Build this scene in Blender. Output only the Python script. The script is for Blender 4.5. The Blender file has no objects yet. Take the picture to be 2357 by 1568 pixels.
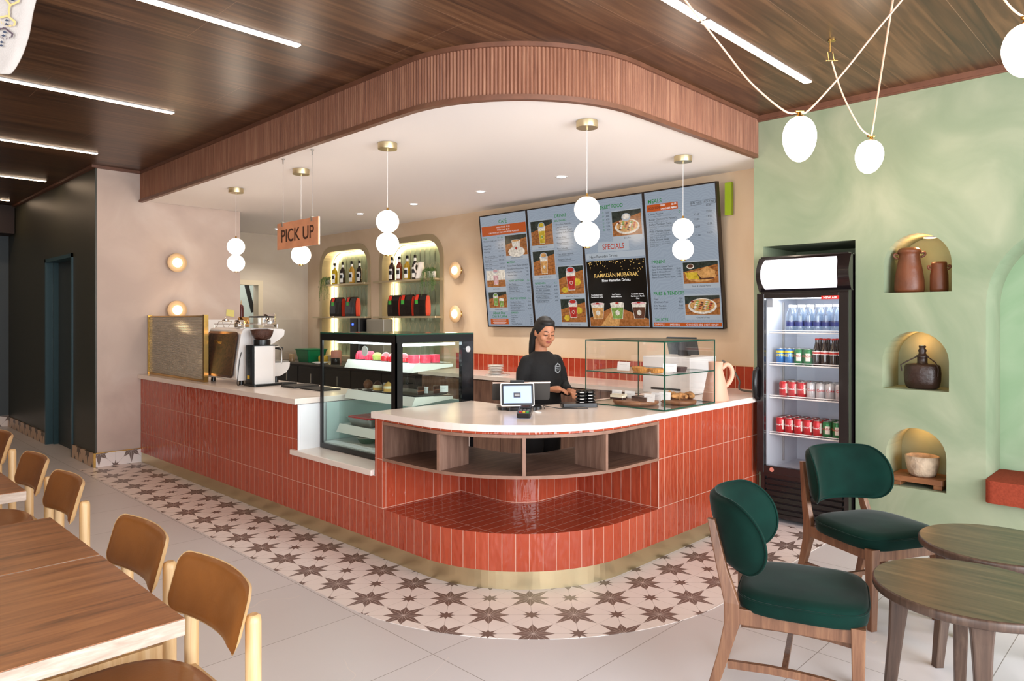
import bpy, bmesh, math, random
from math import sin, cos, pi, radians as rad, sqrt, atan2
from mathutils import Matrix, Vector
random.seed(7)
S = bpy.context.scene
COL = S.collection
# ---------------------------------------------------------------- camera
cam = bpy.data.cameras.new('camera'); camo = bpy.data.objects.new('camera', cam); COL.objects.link(camo)
cam.sensor_width = 36; cam.lens = 36 * 1634 / 2357
cam.shift_y = -48 / 2357
cam.clip_start = .05
camo.location = (0, 0, 1.47); camo.rotation_euler = (pi/2, 0, rad(44.4) - pi/2)
S.camera = camo
# ---------------------------------------------------------------- view + world
S.view_settings.view_transform = 'Standard'; S.view_settings.look = 'None'
S.view_settings.exposure = 0.42; S.view_settings.gamma = 1; S.view_settings.use_curve_mapping = False
W = bpy.data.worlds.new('world'); S.world = W; W.use_nodes = True
W.node_tree.nodes['Background'].inputs[0].default_value = (.86, .93, 1, 1)
W.node_tree.nodes['Background'].inputs[1].default_value = 1.6
S.cycles.max_bounces = 8; S.cycles.transparent_max_bounces = 24; S.cycles.sample_clamp_indirect = 6
S.cycles.caustics_reflective = False; S.cycles.caustics_refractive = False

def lamp(name, kind, loc, energy, color=(1, 1, 1), size=.1, size_y=None, rot=(0, 0, 0), spot=None, spread=None):
    l = bpy.data.lights.new(name, kind); l.energy = energy; l.color = color
    if kind == 'AREA':
        l.size = size
        if size_y: l.shape = 'RECTANGLE'; l.size_y = size_y
        if spread: l.spread = spread
    else: l.shadow_soft_size = size
    if kind == 'SPOT': l.spot_size = spot or 1.6; l.spot_blend = .6
    o = bpy.data.objects.new(name, l); o.location = loc; o.rotation_euler = rot; COL.objects.link(o); return o
# daylight through the shop windows behind the camera (area light stands in the front opening), plus a side fill
lamp('daylight_front_window', 'AREA', (2.2, -2.42, 1.55), 300, (.93, .96, 1), 5.0, 2.6, (pi/2, 0, 0))
lamp('daylight_side_fill', 'AREA', (-1.52, .6, 1.6), 70, (.93, .96, 1), 3.0, 2.2, (0, -pi/2, 0))  # added soft fill from the left; no real window known on this side
# ---------------------------------------------------------------- helpers
def hx(s):
    s = s.lstrip('#'); s = ''.join(q * 2 for q in s) if len(s) == 3 else s; c = [int(s[i:i+2], 16) / 255 for i in (0, 2, 4)]
    return tuple(x / 12.92 if x <= .04045 else ((x + .055) / 1.055) ** 2.4 for x in c) + (1,)
MATS = {}
def newmat(name):
    m = bpy.data.materials.new(name); m.use_nodes = True; MATS[name] = m
    return m, m.node_tree, m.node_tree.nodes['Principled BSDF']
def M(name, color='#808080', rough=.5, metal=0, emit=None, es=1, bump=0, bs=40, coat=0, sheen=0, var=0, vs=8, spec=.5):
    if name in MATS: return MATS[name]
    m, nt, b = newmat(name)
    c = hx(color); b.inputs['Base Color'].default_value = c
    b.inputs['Roughness'].default_value = rough; b.inputs['Metallic'].default_value = metal
    b.inputs['Specular IOR Level'].default_value = spec
    if coat: b.inputs['Coat Weight'].default_value = coat; b.inputs['Coat Roughness'].default_value = .08
    if sheen: b.inputs['Sheen Weight'].default_value = sheen; b.inputs['Sheen Roughness'].default_value = .35
    if emit: b.inputs['Emission Color'].default_value = hx(emit); b.inputs['Emission Strength'].default_value = es
    if bump or var:
        tc = nt.nodes.new('ShaderNodeTexCoord'); n = nt.nodes.new('ShaderNodeTexNoise')
        n.inputs['Scale'].default_value = bs; n.inputs['Detail'].default_value = 4
        nt.links.new(tc.outputs['Object'], n.inputs['Vector'])
        if bump:
            bp = nt.nodes.new('ShaderNodeBump'); bp.inputs['Strength'].default_value = bump; bp.inputs['Distance'].default_value = .01
            nt.links.new(n.outputs['Fac'], bp.inputs['Height']); nt.links.new(bp.outputs[0], b.inputs['Normal'])
        if var:
            n2 = nt.nodes.new('ShaderNodeTexNoise'); n2.inputs['Scale'].default_value = vs; n2.inputs['Detail'].default_value = 5
            nt.links.new(tc.outputs['Object'], n2.inputs['Vector'])
            r = nt.nodes.new('ShaderNodeValToRGB'); r.color_ramp.elements[0].position = .3; r.color_ramp.elements[1].position = .7
            r.color_ramp.elements[0].color = tuple(x * (1 - var) for x in c[:3]) + (1,)
            r.color_ramp.elements[1].color = tuple(min(1, x * (1 + var)) for x in c[:3]) + (1,)
            nt.links.new(n2.outputs['Fac'], r.inputs[0]); nt.links.new(r.outputs[0], b.inputs['Base Color'])
    return m
def ramp(nt, stops):
    r = nt.nodes.new('ShaderNodeValToRGB'); e = r.color_ramp.elements
    while len(e) < len(stops): e.new(.5)
    for i, (p, c) in enumerate(stops): e[i].position = p; e[i].color = hx(c)
    return r
def wood(name, stops, scale=(1, 14, 14), rough=.4, src='Object', nscale=2.2, bump=.05, spec=.5, coat=0):
    """procedural grain, stretched along the axis whose scale is small"""
    m, nt, b = newmat(name)
    tc = nt.nodes.new('ShaderNodeTexCoord'); mp = nt.nodes.new('ShaderNodeMapping'); mp.inputs['Scale'].default_value = scale
    nt.links.new(tc.outputs[src], mp.inputs[0])
    n = nt.nodes.new('ShaderNodeTexNoise'); n.inputs['Scale'].default_value = nscale; n.inputs['Detail'].default_value = 7; n.inputs['Distortion'].default_value = .6; n.inputs['Roughness'].default_value = .62
    nt.links.new(mp.outputs[0], n.inputs['Vector'])
    r = ramp(nt, stops); nt.links.new(n.outputs['Fac'], r.inputs[0]); nt.links.new(r.outputs[0], b.inputs['Base Color'])
    b.inputs['Roughness'].default_value = rough; b.inputs['Specular IOR Level'].default_value = spec
    if coat: b.inputs['Coat Weight'].default_value = coat; b.inputs['Coat Roughness'].default_value = .2
    bp = nt.nodes.new('ShaderNodeBump'); bp.inputs['Strength'].default_value = bump; bp.inputs['Distance'].default_value = .004
    nt.links.new(n.outputs['Fac'], bp.inputs['Height']); nt.links.new(bp.outputs[0], b.inputs['Normal'])
    return m
class NX:
    """tiny expression helper for math nodes"""
    def __init__(s, nt): s.nt = nt
    def __call__(s, op, *a):
        n = s.nt.nodes.new('ShaderNodeMath'); n.operation = op
        for i, x in enumerate(a):
            if isinstance(x, (int, float)): n.inputs[i].default_value = x
            else: s.nt.links.new(x, n.inputs[i])
        return n.outputs[0]
    def mix(s, f, a, b):
        n = s.nt.nodes.new('ShaderNodeMix'); n.data_type = 'RGBA'
        for k, x in ((0, f), (6, a), (7, b)):
            if isinstance(x, (int, float)): n.inputs[k].default_value = x
            elif isinstance(x, tuple): n.inputs[k].default_value = x
            else: s.nt.links.new(x, n.inputs[k])
        return n.outputs[2]

def glassmat(name, tint='#ffffff', gl=.12, rough=0.0, dens=0.0, dcol='#9fb8b0'):
    """thin pane: mostly clear, mirror-like towards grazing angles, optional faint body tint"""
    m, nt, b = newmat(name); nt.nodes.remove(b); out = nt.nodes['Material Output']
    t = nt.nodes.new('ShaderNodeBsdfTransparent'); t.inputs[0].default_value = hx(tint)
    g = nt.nodes.new('ShaderNodeBsdfGlossy'); g.inputs['Roughness'].default_value = rough
    f = nt.nodes.new('ShaderNodeLayerWeight'); f.inputs[0].default_value = .5
    x = NX(nt); fac = x('ADD', x('MULTIPLY', x('POWER', f.outputs['Facing'], 4.5), .8), .035 + gl * .1)
    mx = nt.nodes.new('ShaderNodeMixShader'); nt.links.new(fac, mx.inputs[0]); nt.links.new(t.outputs[0], mx.inputs[1]); nt.links.new(g.outputs[0], mx.inputs[2])
    last = mx
    if dens:
        d = nt.nodes.new('ShaderNodeBsdfDiffuse'); d.inputs[0].default_value = hx(dcol)
        m2 = nt.nodes.new('ShaderNodeMixShader'); m2.inputs[0].default_value = dens
        nt.links.new(mx.outputs[0], m2.inputs[1]); nt.links.new(d.outputs[0], m2.inputs[2]); last = m2
    nt.links.new(last.outputs[0], out.inputs[0]); return m

ROOTW = {}
class MB:
    """collects shapes and links them as ONE mesh object"""
    def __init__(s): s.v = []; s.f = []; s.m = []; s.s = []; s.uv = []; s.mats = []; s.T = None
    def mi(s, mat):
        if mat not in s.mats: s.mats.append(mat)
        return s.mats.index(mat)
    def add(s, vs, fs, mat, smooth=False, uvs=None):
        b = len(s.v); T = s.T
        for p in vs:
            p = Vector(p); s.v.append(T @ p if T is not None else p)
        k = s.mi(mat)
        for i, f in enumerate(fs):
            s.f.append([b + j for j in f]); s.m.append(k); s.s.append(smooth); s.uv.append(uvs[i] if uvs else None)
        return s
    def box(s, a, b, mat):
        x0, y0, z0 = a; x1, y1, z1 = b
        v = [(x, y, z) for z in (z0, z1) for y in (y0, y1) for x in (x0, x1)]
        return s.add(v, [(0, 2, 3, 1), (4, 5, 7, 6), (0, 1, 5, 4), (2, 6, 7, 3), (0, 4, 6, 2), (1, 3, 7, 5)], mat)
    def cbox(s, c, d, mat, rz=0, rx=0, ry=0):
        R = Matrix.Translation(c) @ Matrix.Rotation(rz, 4, 'Z') @ Matrix.Rotation(ry, 4, 'Y') @ Matrix.Rotation(rx, 4, 'X')
        h = [q / 2 for q in d]; v = [R @ Vector((x * h[0], y * h[1], z * h[2])) for z in (-1, 1) for y in (-1, 1) for x in (-1, 1)]
        return s.add(v, [(0, 2, 3, 1), (4, 5, 7, 6), (0, 1, 5, 4), (2, 6, 7, 3), (0, 4, 6, 2), (1, 3, 7, 5)], mat)
    def loft(s, rings, mat, smooth=True, caps=True, closed=False):
        n = len(rings[0]); vs = [p for r in rings for p in r]; fs = []
        R = len(rings)
        for i in range(R if closed else R - 1):
            for j in range(n):
                a = i * n + j; b = i * n + (j + 1) % n; c = ((i + 1) % R) * n + (j + 1) % n; d = ((i + 1) % R) * n + j
                fs.append((a, b, c, d))
        s.add(vs, fs, mat, smooth)
        if caps and not closed:
            s.add(rings[0], [tuple(range(n - 1, -1, -1))], mat); s.add(rings[-1], [tuple(range(n))], mat)
        return s
    def tube(s, pts, r, mat, seg=8, smooth=True, caps=True):
        pts = [Vector(p) for p in pts]; rs = r if isinstance(r, (list, tuple)) else [r] * len(pts); rings = []
        up = None
        for i, p in enumerate(pts):
            d = (pts[min(i + 1, len(pts) - 1)] - pts[max(i - 1, 0)]).normalized()
            if up is None:
                up = d.orthogonal().normalized()
            else:
                up = (up - d * up.dot(d)).normalized()
            w = d.cross(up)
            rings.append([p + (up * cos(2 * pi * k / seg) + w * sin(2 * pi * k / seg)) * rs[i] for k in range(seg)])
        return s.loft(rings, mat, smooth, caps)
    def lathe(s, prof, c, mat, seg=24, smooth=True, caps=True, axis=None):
        c = Vector(c); A = Matrix.Identity(3) if axis is None else Vector((0, 0, 1)).rotation_difference(Vector(axis)).to_matrix()
        rings = [[c + A @ Vector((max(r, 1e-5) * cos(2 * pi * k / seg), max(r, 1e-5) * sin(2 * pi * k / seg), z)) for k in range(seg)] for r, z in prof]
        return s.loft(rings, mat, smooth, caps)
    def ball(s, c, r, mat, seg=20, n=12):
        if not isinstance(r, (tuple, list)): r = (r, r, r)
        rings = [[(c[0] + r[0] * sin(pi * i / n) * cos(2 * pi * k / seg), c[1] + r[1] * sin(pi * i / n) * sin(2 * pi * k / seg), c[2] - r[2] * cos(pi * i / n)) for k in range(seg)] for i in range(1, n)]
        s.loft(rings, mat, True, False)
        for ri, z, rev in ((rings[0], c[2] - r[2], 1), (rings[-1], c[2] + r[2], 0)):
            s.add(list(ri) + [(c[0], c[1], z)], [((k + 1) % seg, k, seg) if rev else (k, (k + 1) % seg, seg) for k in range(seg)], mat, True)
        return s
    def prism(s, poly, z0, z1, mat, smooth=False, matside=None):
        n = len(poly)
        s.add([(x, y, z1) for x, y in poly], [tuple(range(n))], mat); s.add([(x, y, z0) for x, y in poly], [tuple(range(n - 1, -1, -1))], mat)
        return s.add([(x, y, z0) for x, y in poly] + [(x, y, z1) for x, y in poly], [(i, (i + 1) % n, n + (i + 1) % n, n + i) for i in range(n)], matside or mat, smooth)
    def strip(s, pts, z0, z1, mat, smooth=False, s0=0.0, flip=False):
        """vertical wall along a plan path, uv = (running length, height)"""
        L = [s0]
        for a, b in zip(pts, pts[1:]): L.append(L[-1] + math.hypot(b[0] - a[0], b[1] - a[1]))
        vs = [(x, y, z0) for x, y in pts] + [(x, y, z1) for x, y in pts]; n = len(pts); fs = []; uv = []
        for i in range(n - 1):
            f = [i, i + 1, n + i + 1, n + i]; u = [(L[i], z0), (L[i + 1], z0), (L[i + 1], z1), (L[i], z1)]
            if flip: f.reverse(); u.reverse()
            fs.append(f); uv.append(u)
        s.add(vs, fs, mat, smooth, uv); return L[-1]
    def poly(s, pts, mat): return s.add(pts, [tuple(range(len(pts)))], mat)
    def text(s, body, size, T, mat, align='LEFT', bold=0, sx=1.0, ext=0):
        key = (body, align, bold, ext)
        if key not in TXT:
            cu = bpy.data.curves.new('t', 'FONT'); cu.body = body; cu.size = 1; cu.align_x = align; cu.resolution_u = 8 if body == 'PICK UP' else 2; cu.offset = bold; cu.extrude = ext
            ob = bpy.data.objects.new('t', cu); me = bpy.data.meshes.new_from_object(ob)
            TXT[key] = ([tuple(v.co) for v in me.vertices], [tuple(p.vertices) for p in me.polygons])
            bpy.data.objects.remove(ob); bpy.data.curves.remove(cu); bpy.data.meshes.remove(me)
        vs, fs = TXT[key]
        return s.add([T @ Vector((x * size * sx, y * size, z * size)) for x, y, z in vs], fs, mat)
    def obj(s, name, parent=None, world=True, bevel=0, seg=2, sub=0, solid=0):
        me = bpy.data.meshes.new(name)
        vs = s.v
        if parent is not None and world:
            Wi = ROOTW[parent.name].inverted(); vs = [Wi @ p for p in vs]
        me.from_pydata([tuple(p) for p in vs], [], s.f)
        for m in s.mats: me.materials.append(m)
        for i, p in enumerate(me.polygons): p.material_index = s.m[i]; p.use_smooth = s.s[i]
        if any(u for u in s.uv):
            ul = me.uv_layers.new(name='UVMap')
            for i, p in enumerate(me.polygons):
                if s.uv[i]:
                    for k, li in enumerate(p.loop_indices): ul.data[li].uv = s.uv[i][k]
        me.update()
        o = bpy.data.objects.new(name, me); COL.objects.link(o)
        if parent is not None: o.parent = parent; ROOTW[o.name] = ROOTW[parent.name]
        else: ROOTW[o.name] = Matrix.Identity(4)
        if bevel:
            b = o.modifiers.new('bevel', 'BEVEL'); b.width = bevel; b.segments = seg; b.limit_method = 'ANGLE'; b.angle_limit = rad(40)
        if solid:
            b = o.modifiers.new('solid', 'SOLIDIFY'); b.thickness = solid
        if sub:
            b = o.modifiers.new('sub', 'SUBSURF'); b.levels = sub; b.render_levels = sub
        return o
TXT = {}
def tag(o, label, cat, group=None, kind=None):
    o['label'] = label
    if cat: o['category'] = cat
    if group: o['group'] = group
    if kind: o['kind'] = kind
    return o
def lab(o, label): o['label'] = label; return o
def thing(name, label, cat, loc=(0, 0, 0), rz=0, group=None):
    o = bpy.data.objects.new(name, None); COL.objects.link(o); o.empty_display_size = .05
    o.location = loc; o.rotation_euler = (0, 0, rz)
    ROOTW[o.name] = Matrix.Translation(loc) @ Matrix.Rotation(rz, 4, 'Z')
    return tag(o, label, cat, group)
def dup(o, loc=None, rz=None, label=None, group=None, parent=None):
    c = o.copy(); COL.objects.link(c)
    if parent is not None: c.parent = parent
    if loc is not None: c.location = loc
    if rz is not None: c.rotation_euler = (0, 0, rz)
    if label: c['label'] = label
    if group: c['group'] = group
    for ch in [k for k in KIDS(o)]: dup(ch, parent=c)
    return c
def KIDS(o): return [x for x in COL.objects if x.parent == o]
def struct(mb, name, bevel=0):
    o = mb.obj(name, bevel=bevel); o['kind'] = 'structure'; return o
def arcp(cx, cy, R, a0, a1, n): return [(cx + R * cos(rad(a0 + (a1 - a0) * i / n)), cy + R * sin(rad(a0 + (a1 - a0) * i / n))) for i in range(n + 1)]
def rrect(x0, y0, x1, y1, r, n=5):
    return arcp(x1 - r, y1 - r, r, 0, 90, n) + arcp(x0 + r, y1 - r, r, 90, 180, n) + arcp(x0 + r, y0 + r, r, 180, 270, n) + arcp(x1 - r, y0 + r, r, 270, 360, n)
def holes(outer, inner, size=None):
    """flat plate with holes -> (verts2d, tris)"""
    cu = bpy.data.curves.new('h', 'CURVE'); cu.dimensions = '2D'; cu.fill_mode = 'BOTH'
    for pl in [outer] + inner:
        sp = cu.splines.new('POLY'); sp.points.add(len(pl) - 1); sp.use_cyclic_u = True
        for i, (x, y) in enumerate(pl): sp.points[i].co = (x, y, 0, 1)
    ob = bpy.data.objects.new('h', cu); me = bpy.data.meshes.new_from_object(ob)
    r = [tuple(v.co[:2]) for v in me.vertices], [tuple(p.vertices) for p in me.polygons]
    bpy.data.objects.remove(ob); bpy.data.curves.remove(cu); bpy.data.meshes.remove(me); return r
# ---------------------------------------------------------------- materials
def plaster(name, stops, sc=1.3, rough=.75, bump=.12):
    m, nt, b = newmat(name)
    tc = nt.nodes.new('ShaderNodeTexCoord'); n = nt.nodes.new('ShaderNodeTexNoise'); n.inputs['Scale'].default_value = sc; n.inputs['Detail'].default_value = 6; n.inputs['Distortion'].default_value = 1.2
    nt.links.new(tc.outputs['Object'], n.inputs['Vector']); r = ramp(nt, stops); nt.links.new(n.outputs['Fac'], r.inputs[0])
    nt.links.new(r.outputs[0], b.inputs['Base Color']); b.inputs['Roughness'].default_value = rough
    n2 = nt.nodes.new('ShaderNodeTexNoise'); n2.inputs['Scale'].default_value = 9; n2.inputs['Detail'].default_value = 4; nt.links.new(tc.outputs['Object'], n2.inputs['Vector'])
    bp = nt.nodes.new('ShaderNodeBump'); bp.inputs['Strength'].default_value = bump; bp.inputs['Distance'].default_value = .01
    nt.links.new(n2.outputs['Fac'], bp.inputs['Height']); nt.links.new(bp.outputs[0], b.inputs['Normal']); return m
mGREEN = plaster('sage_plaster', [(.3, '#7d8d70'), (.5, '#8b977b'), (.72, '#9fa58a')], 1.6)
mALC = plaster('alcove_plaster', [(.3, '#839f7b'), (.55, '#93a988'), (.75, '#9fb293')], 2.2)
mPINK = plaster('pinkgrey_plaster', [(.3, '#bfaba0'), (.5, '#c9b5a9'), (.7, '#d2c1b6')], 1.5)
mBEIGE = plaster('beige_plaster', [(.3, '#d0b698'), (.5, '#d6bea2'), (.7, '#ddc8ae')], 1.2)
mGREIGE = plaster('greige_plaster', [(.3, '#c4b5a3'), (.6, '#cfc2b1')], 1.2)
mDARK = M('dark_olive_paint', '#39392e', .42, bump=.05, bs=60)
mTEAL = M('teal_frame_paint', '#2c4a52', .35)
mSLATE = M('slate_paint', '#4a5257', .6)
mWHITEC = M('ceiling_white', '#f2ecea', .85)
mWHITE = M('white_paint', '#f2f0ee', .35)
mBLACK = M('black_plastic', '#0d0d0f', .28)
mBLACKM = M('black_matte', '#141416', .6)
mSTEEL = M('brushed_steel', '#b9b6b2', .28, 1)
mCHROME = M('chrome', '#dcdad6', .08, 1)
mGOLD = M('brass', '#cfa75f', .22, 1)
mBRASS = M('satin_brass', '#d6c6a0', .36, 1, bump=.05, bs=12)
mBRONZE = M('champagne_metal', '#bfae8e', .4, .5)
mSTONE = M('pale_stone', '#eee0d6', .22, var=.06, vs=3)
mMARBLE = M('white_marble', '#eef0f2', .25, var=.05, vs=2)
mLED = M('led_light', '#ffffff', .5, emit='#ffdcb8', es=20)
mLEDW = M('led_cool', '#ffffff', .5, emit='#eef6ff', es=10)
mLEDY = M('led_golden', '#ffffff', .5, emit='#ffe2b4', es=10)
mGLOBE = M('opal_globe', '#ffffff', .2, emit='#ffe9d0', es=9)
mGLASS = glassmat('clear_glass')
mGLASSG = glassmat('pale_green_glass', '#e9f4ef', .2)
mGEDGE = M('glass_edge_green', '#1d4a3a', .15)
mLEATHER = M('tan_leather', '#8a5220', .42, bump=.05, bs=90, var=.16, vs=6, coat=.1)
mVELVET = M('green_velvet', '#03241d', .85, sheen=.12, var=.4, vs=5, spec=.15)
mCUSH = M('rust_fabric', '#8e3f2c', .9, bump=.25, bs=260, var=.15, vs=90, spec=.1)
mASH = wood('ash_wood', [(.3, '#bf9663'), (.55, '#cfab7b'), (.75, '#dcbf95')], (22, 22, 1.4), .4)
mOAK = wood('brown_oak', [(.3, '#5c3c28'), (.5, '#765039'), (.72, '#8c6548')], (22, 22, 1.6), .4)
mTABLE = wood('table_wood', [(.3, '#5f3a20'), (.42, '#87532e'), (.55, '#9d643a'), (.72, '#ad7546')], (1.2, 13, 13), .3, coat=.15)
mTEDGE = wood('table_edge', [(.3, '#94806f'), (.55, '#ad9888'), (.75, '#c2ae9f')], (5, 5, 30), .5)
mRT = wood('round_table_wood', [(.3, '#35281c'), (.5, '#54422f'), (.72, '#705b42')], (12, 1.3, 10), .3, coat=.15)
mRTL = wood('dark_leg_wood', [(.3, '#3c2b22'), (.55, '#523e32'), (.75, '#665243')], (20, 20, 1.5), .4)
mWAL = wood('walnut_laminate', [(.25, '#5b4036'), (.5, '#7c5d4e'), (.75, '#977867')], (14, 14, 1.2), .5)
mWALH = wood('walnut_shelf', [(.25, '#513930'), (.5, '#6f5143'), (.75, '#8a6a59')], (1.3, 16, 10), .5)
mWALE = M('walnut_edge', '#8f6b59', .5, var=.12, vs=20)
mBOARD = wood('board_wood', [(.3, '#6b4227'), (.55, '#8a5a37'), (.75, '#a06f46')], (14, 2, 10), .5)
mREDP = M('red_plastic', '#c8281f', .4)
def tile_mat(name, c1, c2, mortar, bw, rh, off=0.0, ms=.0018, rough=.06, src='UV', loc=(0, 0, 0), wav=.5):
    m, nt, b = newmat(name)
    tc = nt.nodes.new('ShaderNodeTexCoord'); mp = nt.nodes.new('ShaderNodeMapping'); mp.inputs['Location'].default_value = loc
    nt.links.new(tc.outputs[src], mp.inputs[0])
    k = nt.nodes.new('ShaderNodeTexBrick'); k.offset = off; k.squash = 1
    k.inputs['Scale'].default_value = 1; k.inputs['Brick Width'].default_value = bw; k.inputs['Row Height'].default_value = rh
    k.inputs['Mortar Size'].default_value = ms; k.inputs['Mortar Smooth'].default_value = .1
    k.inputs['Color1'].default_value = hx(c1); k.inputs['Color2'].default_value = hx(c2); k.inputs['Mortar'].default_value = hx(mortar)
    nt.links.new(mp.outputs[0], k.inputs['Vector'])
    nz = nt.nodes.new('ShaderNodeTexNoise'); nz.inputs['Scale'].default_value = 16; nz.inputs['Detail'].default_value = 1.5; nt.links.new(mp.outputs[0], nz.inputs['Vector'])
    x = NX(nt); nt.links.new(x.mix(x('MULTIPLY', nz.outputs['Fac'], .22), k.outputs['Color'], hx('#d0724f')), b.inputs['Base Color'])
    rr = x('ADD', x('MULTIPLY', k.outputs['Fac'], .6), rough); nt.links.new(rr, b.inputs['Roughness'])
    mw = nt.nodes.new('ShaderNodeMapping'); mw.inputs['Scale'].default_value = (26, 9, 9) if bw < .2 else (9, 26, 9); nt.links.new(mp.outputs[0], mw.inputs[0])
    nw = nt.nodes.new('ShaderNodeTexNoise'); nw.inputs['Scale'].default_value = 1; nw.inputs['Detail'].default_value = 1.0; nt.links.new(mw.outputs[0], nw.inputs['Vector'])
    h = x('SUBTRACT', x('MULTIPLY', nw.outputs['Fac'], wav), x('MULTIPLY', k.outputs['Fac'], .35))
    bp = nt.nodes.new('ShaderNodeBump'); bp.inputs['Strength'].default_value = .9; bp.inputs['Distance'].default_value = .008
    nt.links.new(h, bp.inputs['Height']); nt.links.new(bp.outputs[0], b.inputs['Normal']); return m
mTILE = tile_mat('coral_glazed_tile', '#a8412a', '#b24b32', '#d6a794', .075, .30, loc=(0, -.01, 0), ms=.0022, wav=1.0)
mTILEF = tile_mat('coral_platform_tile', '#9c3a28', '#a8442f', '#d0a394', .30, .075, src='Object')
mTILEB = tile_mat('backsplash_tile', '#9c2f1d', '#a93925', '#dcb494', .078, .30, loc=(0, .0, 0), ms=.003)
def star_mat(name, ax, ox, oy, base='#f1e8e4', dark='#74625b', src='Object'):
    m, nt, b = newmat(name); x = NX(nt)
    tc = nt.nodes.new('ShaderNodeTexCoord'); sp = nt.nodes.new('ShaderNodeSeparateXYZ'); nt.links.new(tc.outputs[src], sp.inputs[0])
    U = x('SUBTRACT', sp.outputs[ax[0]], ox); V = x('SUBTRACT', sp.outputs[ax[1]], oy)
    def star(u, v, tipA, tipD, val, line):
        # folds the plane to one 45 degree wedge between an axis spike and a diagonal spike
        au = x('ABSOLUTE', u); av = x('ABSOLUTE', v); p = x('MAXIMUM', au, av); q = x('MINIMUM', au, av)
        vx = val * cos(pi / 8); vy = val * sin(pi / 8)
        # half-plane axis spike: tip (tipA,0) to valley (vx,vy)
        e1 = x('SUBTRACT', x('MULTIPLY', x('SUBTRACT', p, tipA), vy), x('MULTIPLY', q, vx - tipA))
        in1 = x('LESS_THAN', e1, 0.0)
        # diagonal spike: tip at 45deg
        tx = tipD * cos(pi / 4); ty = tx
        e2 = x('SUBTRACT', x('MULTIPLY', x('SUBTRACT', p, vx), ty - vy), x('MULTIPLY', x('SUBTRACT', q, vy), tx - vx))
        in2 = x('LESS_THAN', e2, 0.0)
        slope = math.tan(pi / 8)
        ang = x('GREATER_THAN', q, x('MULTIPLY', p, slope))
        ins = x('ADD', x('MULTIPLY', x('SUBTRACT', 1, ang), in1), x('MULTIPLY', ang, in2))
        if line:
            l1 = x('GREATER_THAN', q, line); l2 = x('GREATER_THAN', x('SUBTRACT', p, q), line * 1.4)
            l3 = x('GREATER_THAN', x('ABSOLUTE', x('SUBTRACT', q, x('MULTIPLY', p, slope))), line * .8)
            ins = x('MULTIPLY', x('MULTIPLY', x('MULTIPLY', ins, l1), l2), l3)
        return ins, p, q
    cu = x('SUBTRACT', x('FLOORED_MODULO', x('ADD', U, .15), .3), .15); cv = x('SUBTRACT', x('FLOORED_MODULO', x('ADD', V, .15), .3), .15)
    su = x('SUBTRACT', x('FLOORED_MODULO', U, .3), .15); sv = x('SUBTRACT', x('FLOORED_MODULO', V, .3), .15)
    s1, p1, q1 = star(cu, cv, .144, .104, .058, .0008)
    s2, p2, q2 = star(su, sv, .055, .046, .023, 0)
    diag = x('LESS_THAN', x('SUBTRACT', p1, q1), .0017); edge = x('GREATER_THAN', p1, .1488)
    axl = x('LESS_THAN', q1, .0010)
    g = x('MAXIMUM', x('MAXIMUM', x('MULTIPLY', diag, .75), x('MULTIPLY', edge, .45)), x('MULTIPLY', axl, .3))
    nz = nt.nodes.new('ShaderNodeTexNoise'); nz.inputs['Scale'].default_value = 5; nz.inputs['Detail'].default_value = 5; nt.links.new(tc.outputs[src], nz.inputs['Vector'])
    bc = x.mix(x('MULTIPLY', nz.outputs['Fac'], .25), hx(base), hx('#dccfc8'))
    c = x.mix(x('MULTIPLY', g, .7), bc, hx('#8b7b73')); c = x.mix(x('MAXIMUM', s1, s2), c, hx(dark))
    nt.links.new(c, b.inputs['Base Color']); b.inputs['Roughness'].default_value = .38; return m
mSTAR = star_mat('star_tile', (0, 1), 2.14, 2.85)
mSTARX = star_mat('star_baseboard_x', (0, 2), 2.17, .15)
mSTARY = star_mat('star_baseboard_y', (1, 2), 8.1, .15, base='#c9a888', dark='#4a3a30')
def floor_mat():
    m, nt, b = newmat('grey_porcelain'); x = NX(nt)
    tc = nt.nodes.new('ShaderNodeTexCoord'); mp = nt.nodes.new('ShaderNodeMapping'); mp.inputs['Location'].default_value = (-1.985 + 2.4, -.03 + 3, 0)
    nt.links.new(tc.outputs['Object'], mp.inputs[0])
    k = nt.nodes.new('ShaderNodeTexBrick'); k.offset = 0.0; k.inputs['Scale'].default_value = 1; k.inputs['Brick Width'].default_value = 1.2; k.inputs['Row Height'].default_value = .6
    k.inputs['Mortar Size'].default_value = .0016; k.inputs['Color1'].default_value = hx('#d2cecf'); k.inputs['Color2'].default_value = hx('#d7d3d4'); k.inputs['Mortar'].default_value = hx('#7e746e')
    nt.links.new(mp.outputs[0], k.inputs['Vector'])
    n = nt.nodes.new('ShaderNodeTexNoise'); n.inputs['Scale'].default_value = .8; n.inputs['Detail'].default_value = 3; n.inputs['Distortion'].default_value = .7; nt.links.new(mp.outputs[0], n.inputs['Vector'])
    vein = x('LESS_THAN', x('ABSOLUTE', x('SUBTRACT', n.outputs['Fac'], .5)), .0016)
    n3 = nt.nodes.new('ShaderNodeTexNoise'); n3.inputs['Scale'].default_value = 2.3; nt.links.new(mp.outputs[0], n3.inputs['Vector'])
    vein = x('MULTIPLY', vein, x('GREATER_THAN', n3.outputs['Fac'], .52))
    c = x.mix(x('MULTIPLY', vein, .5), k.outputs['Color'], hx('#e6dcd5'))
    n2 = nt.nodes.new('ShaderNodeTexNoise'); n2.inputs['Scale'].default_value = 3; n2.inputs['Detail'].default_value = 6; nt.links.new(mp.outputs[0], n2.inputs['Vector'])
    c = x.mix(x('MULTIPLY', n2.outputs['Fac'], .2), c, hx('#bfb9b9'))
    nt.links.new(c, b.inputs['Base Color']); b.inputs['Roughness'].default_value = .36; return m
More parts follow.
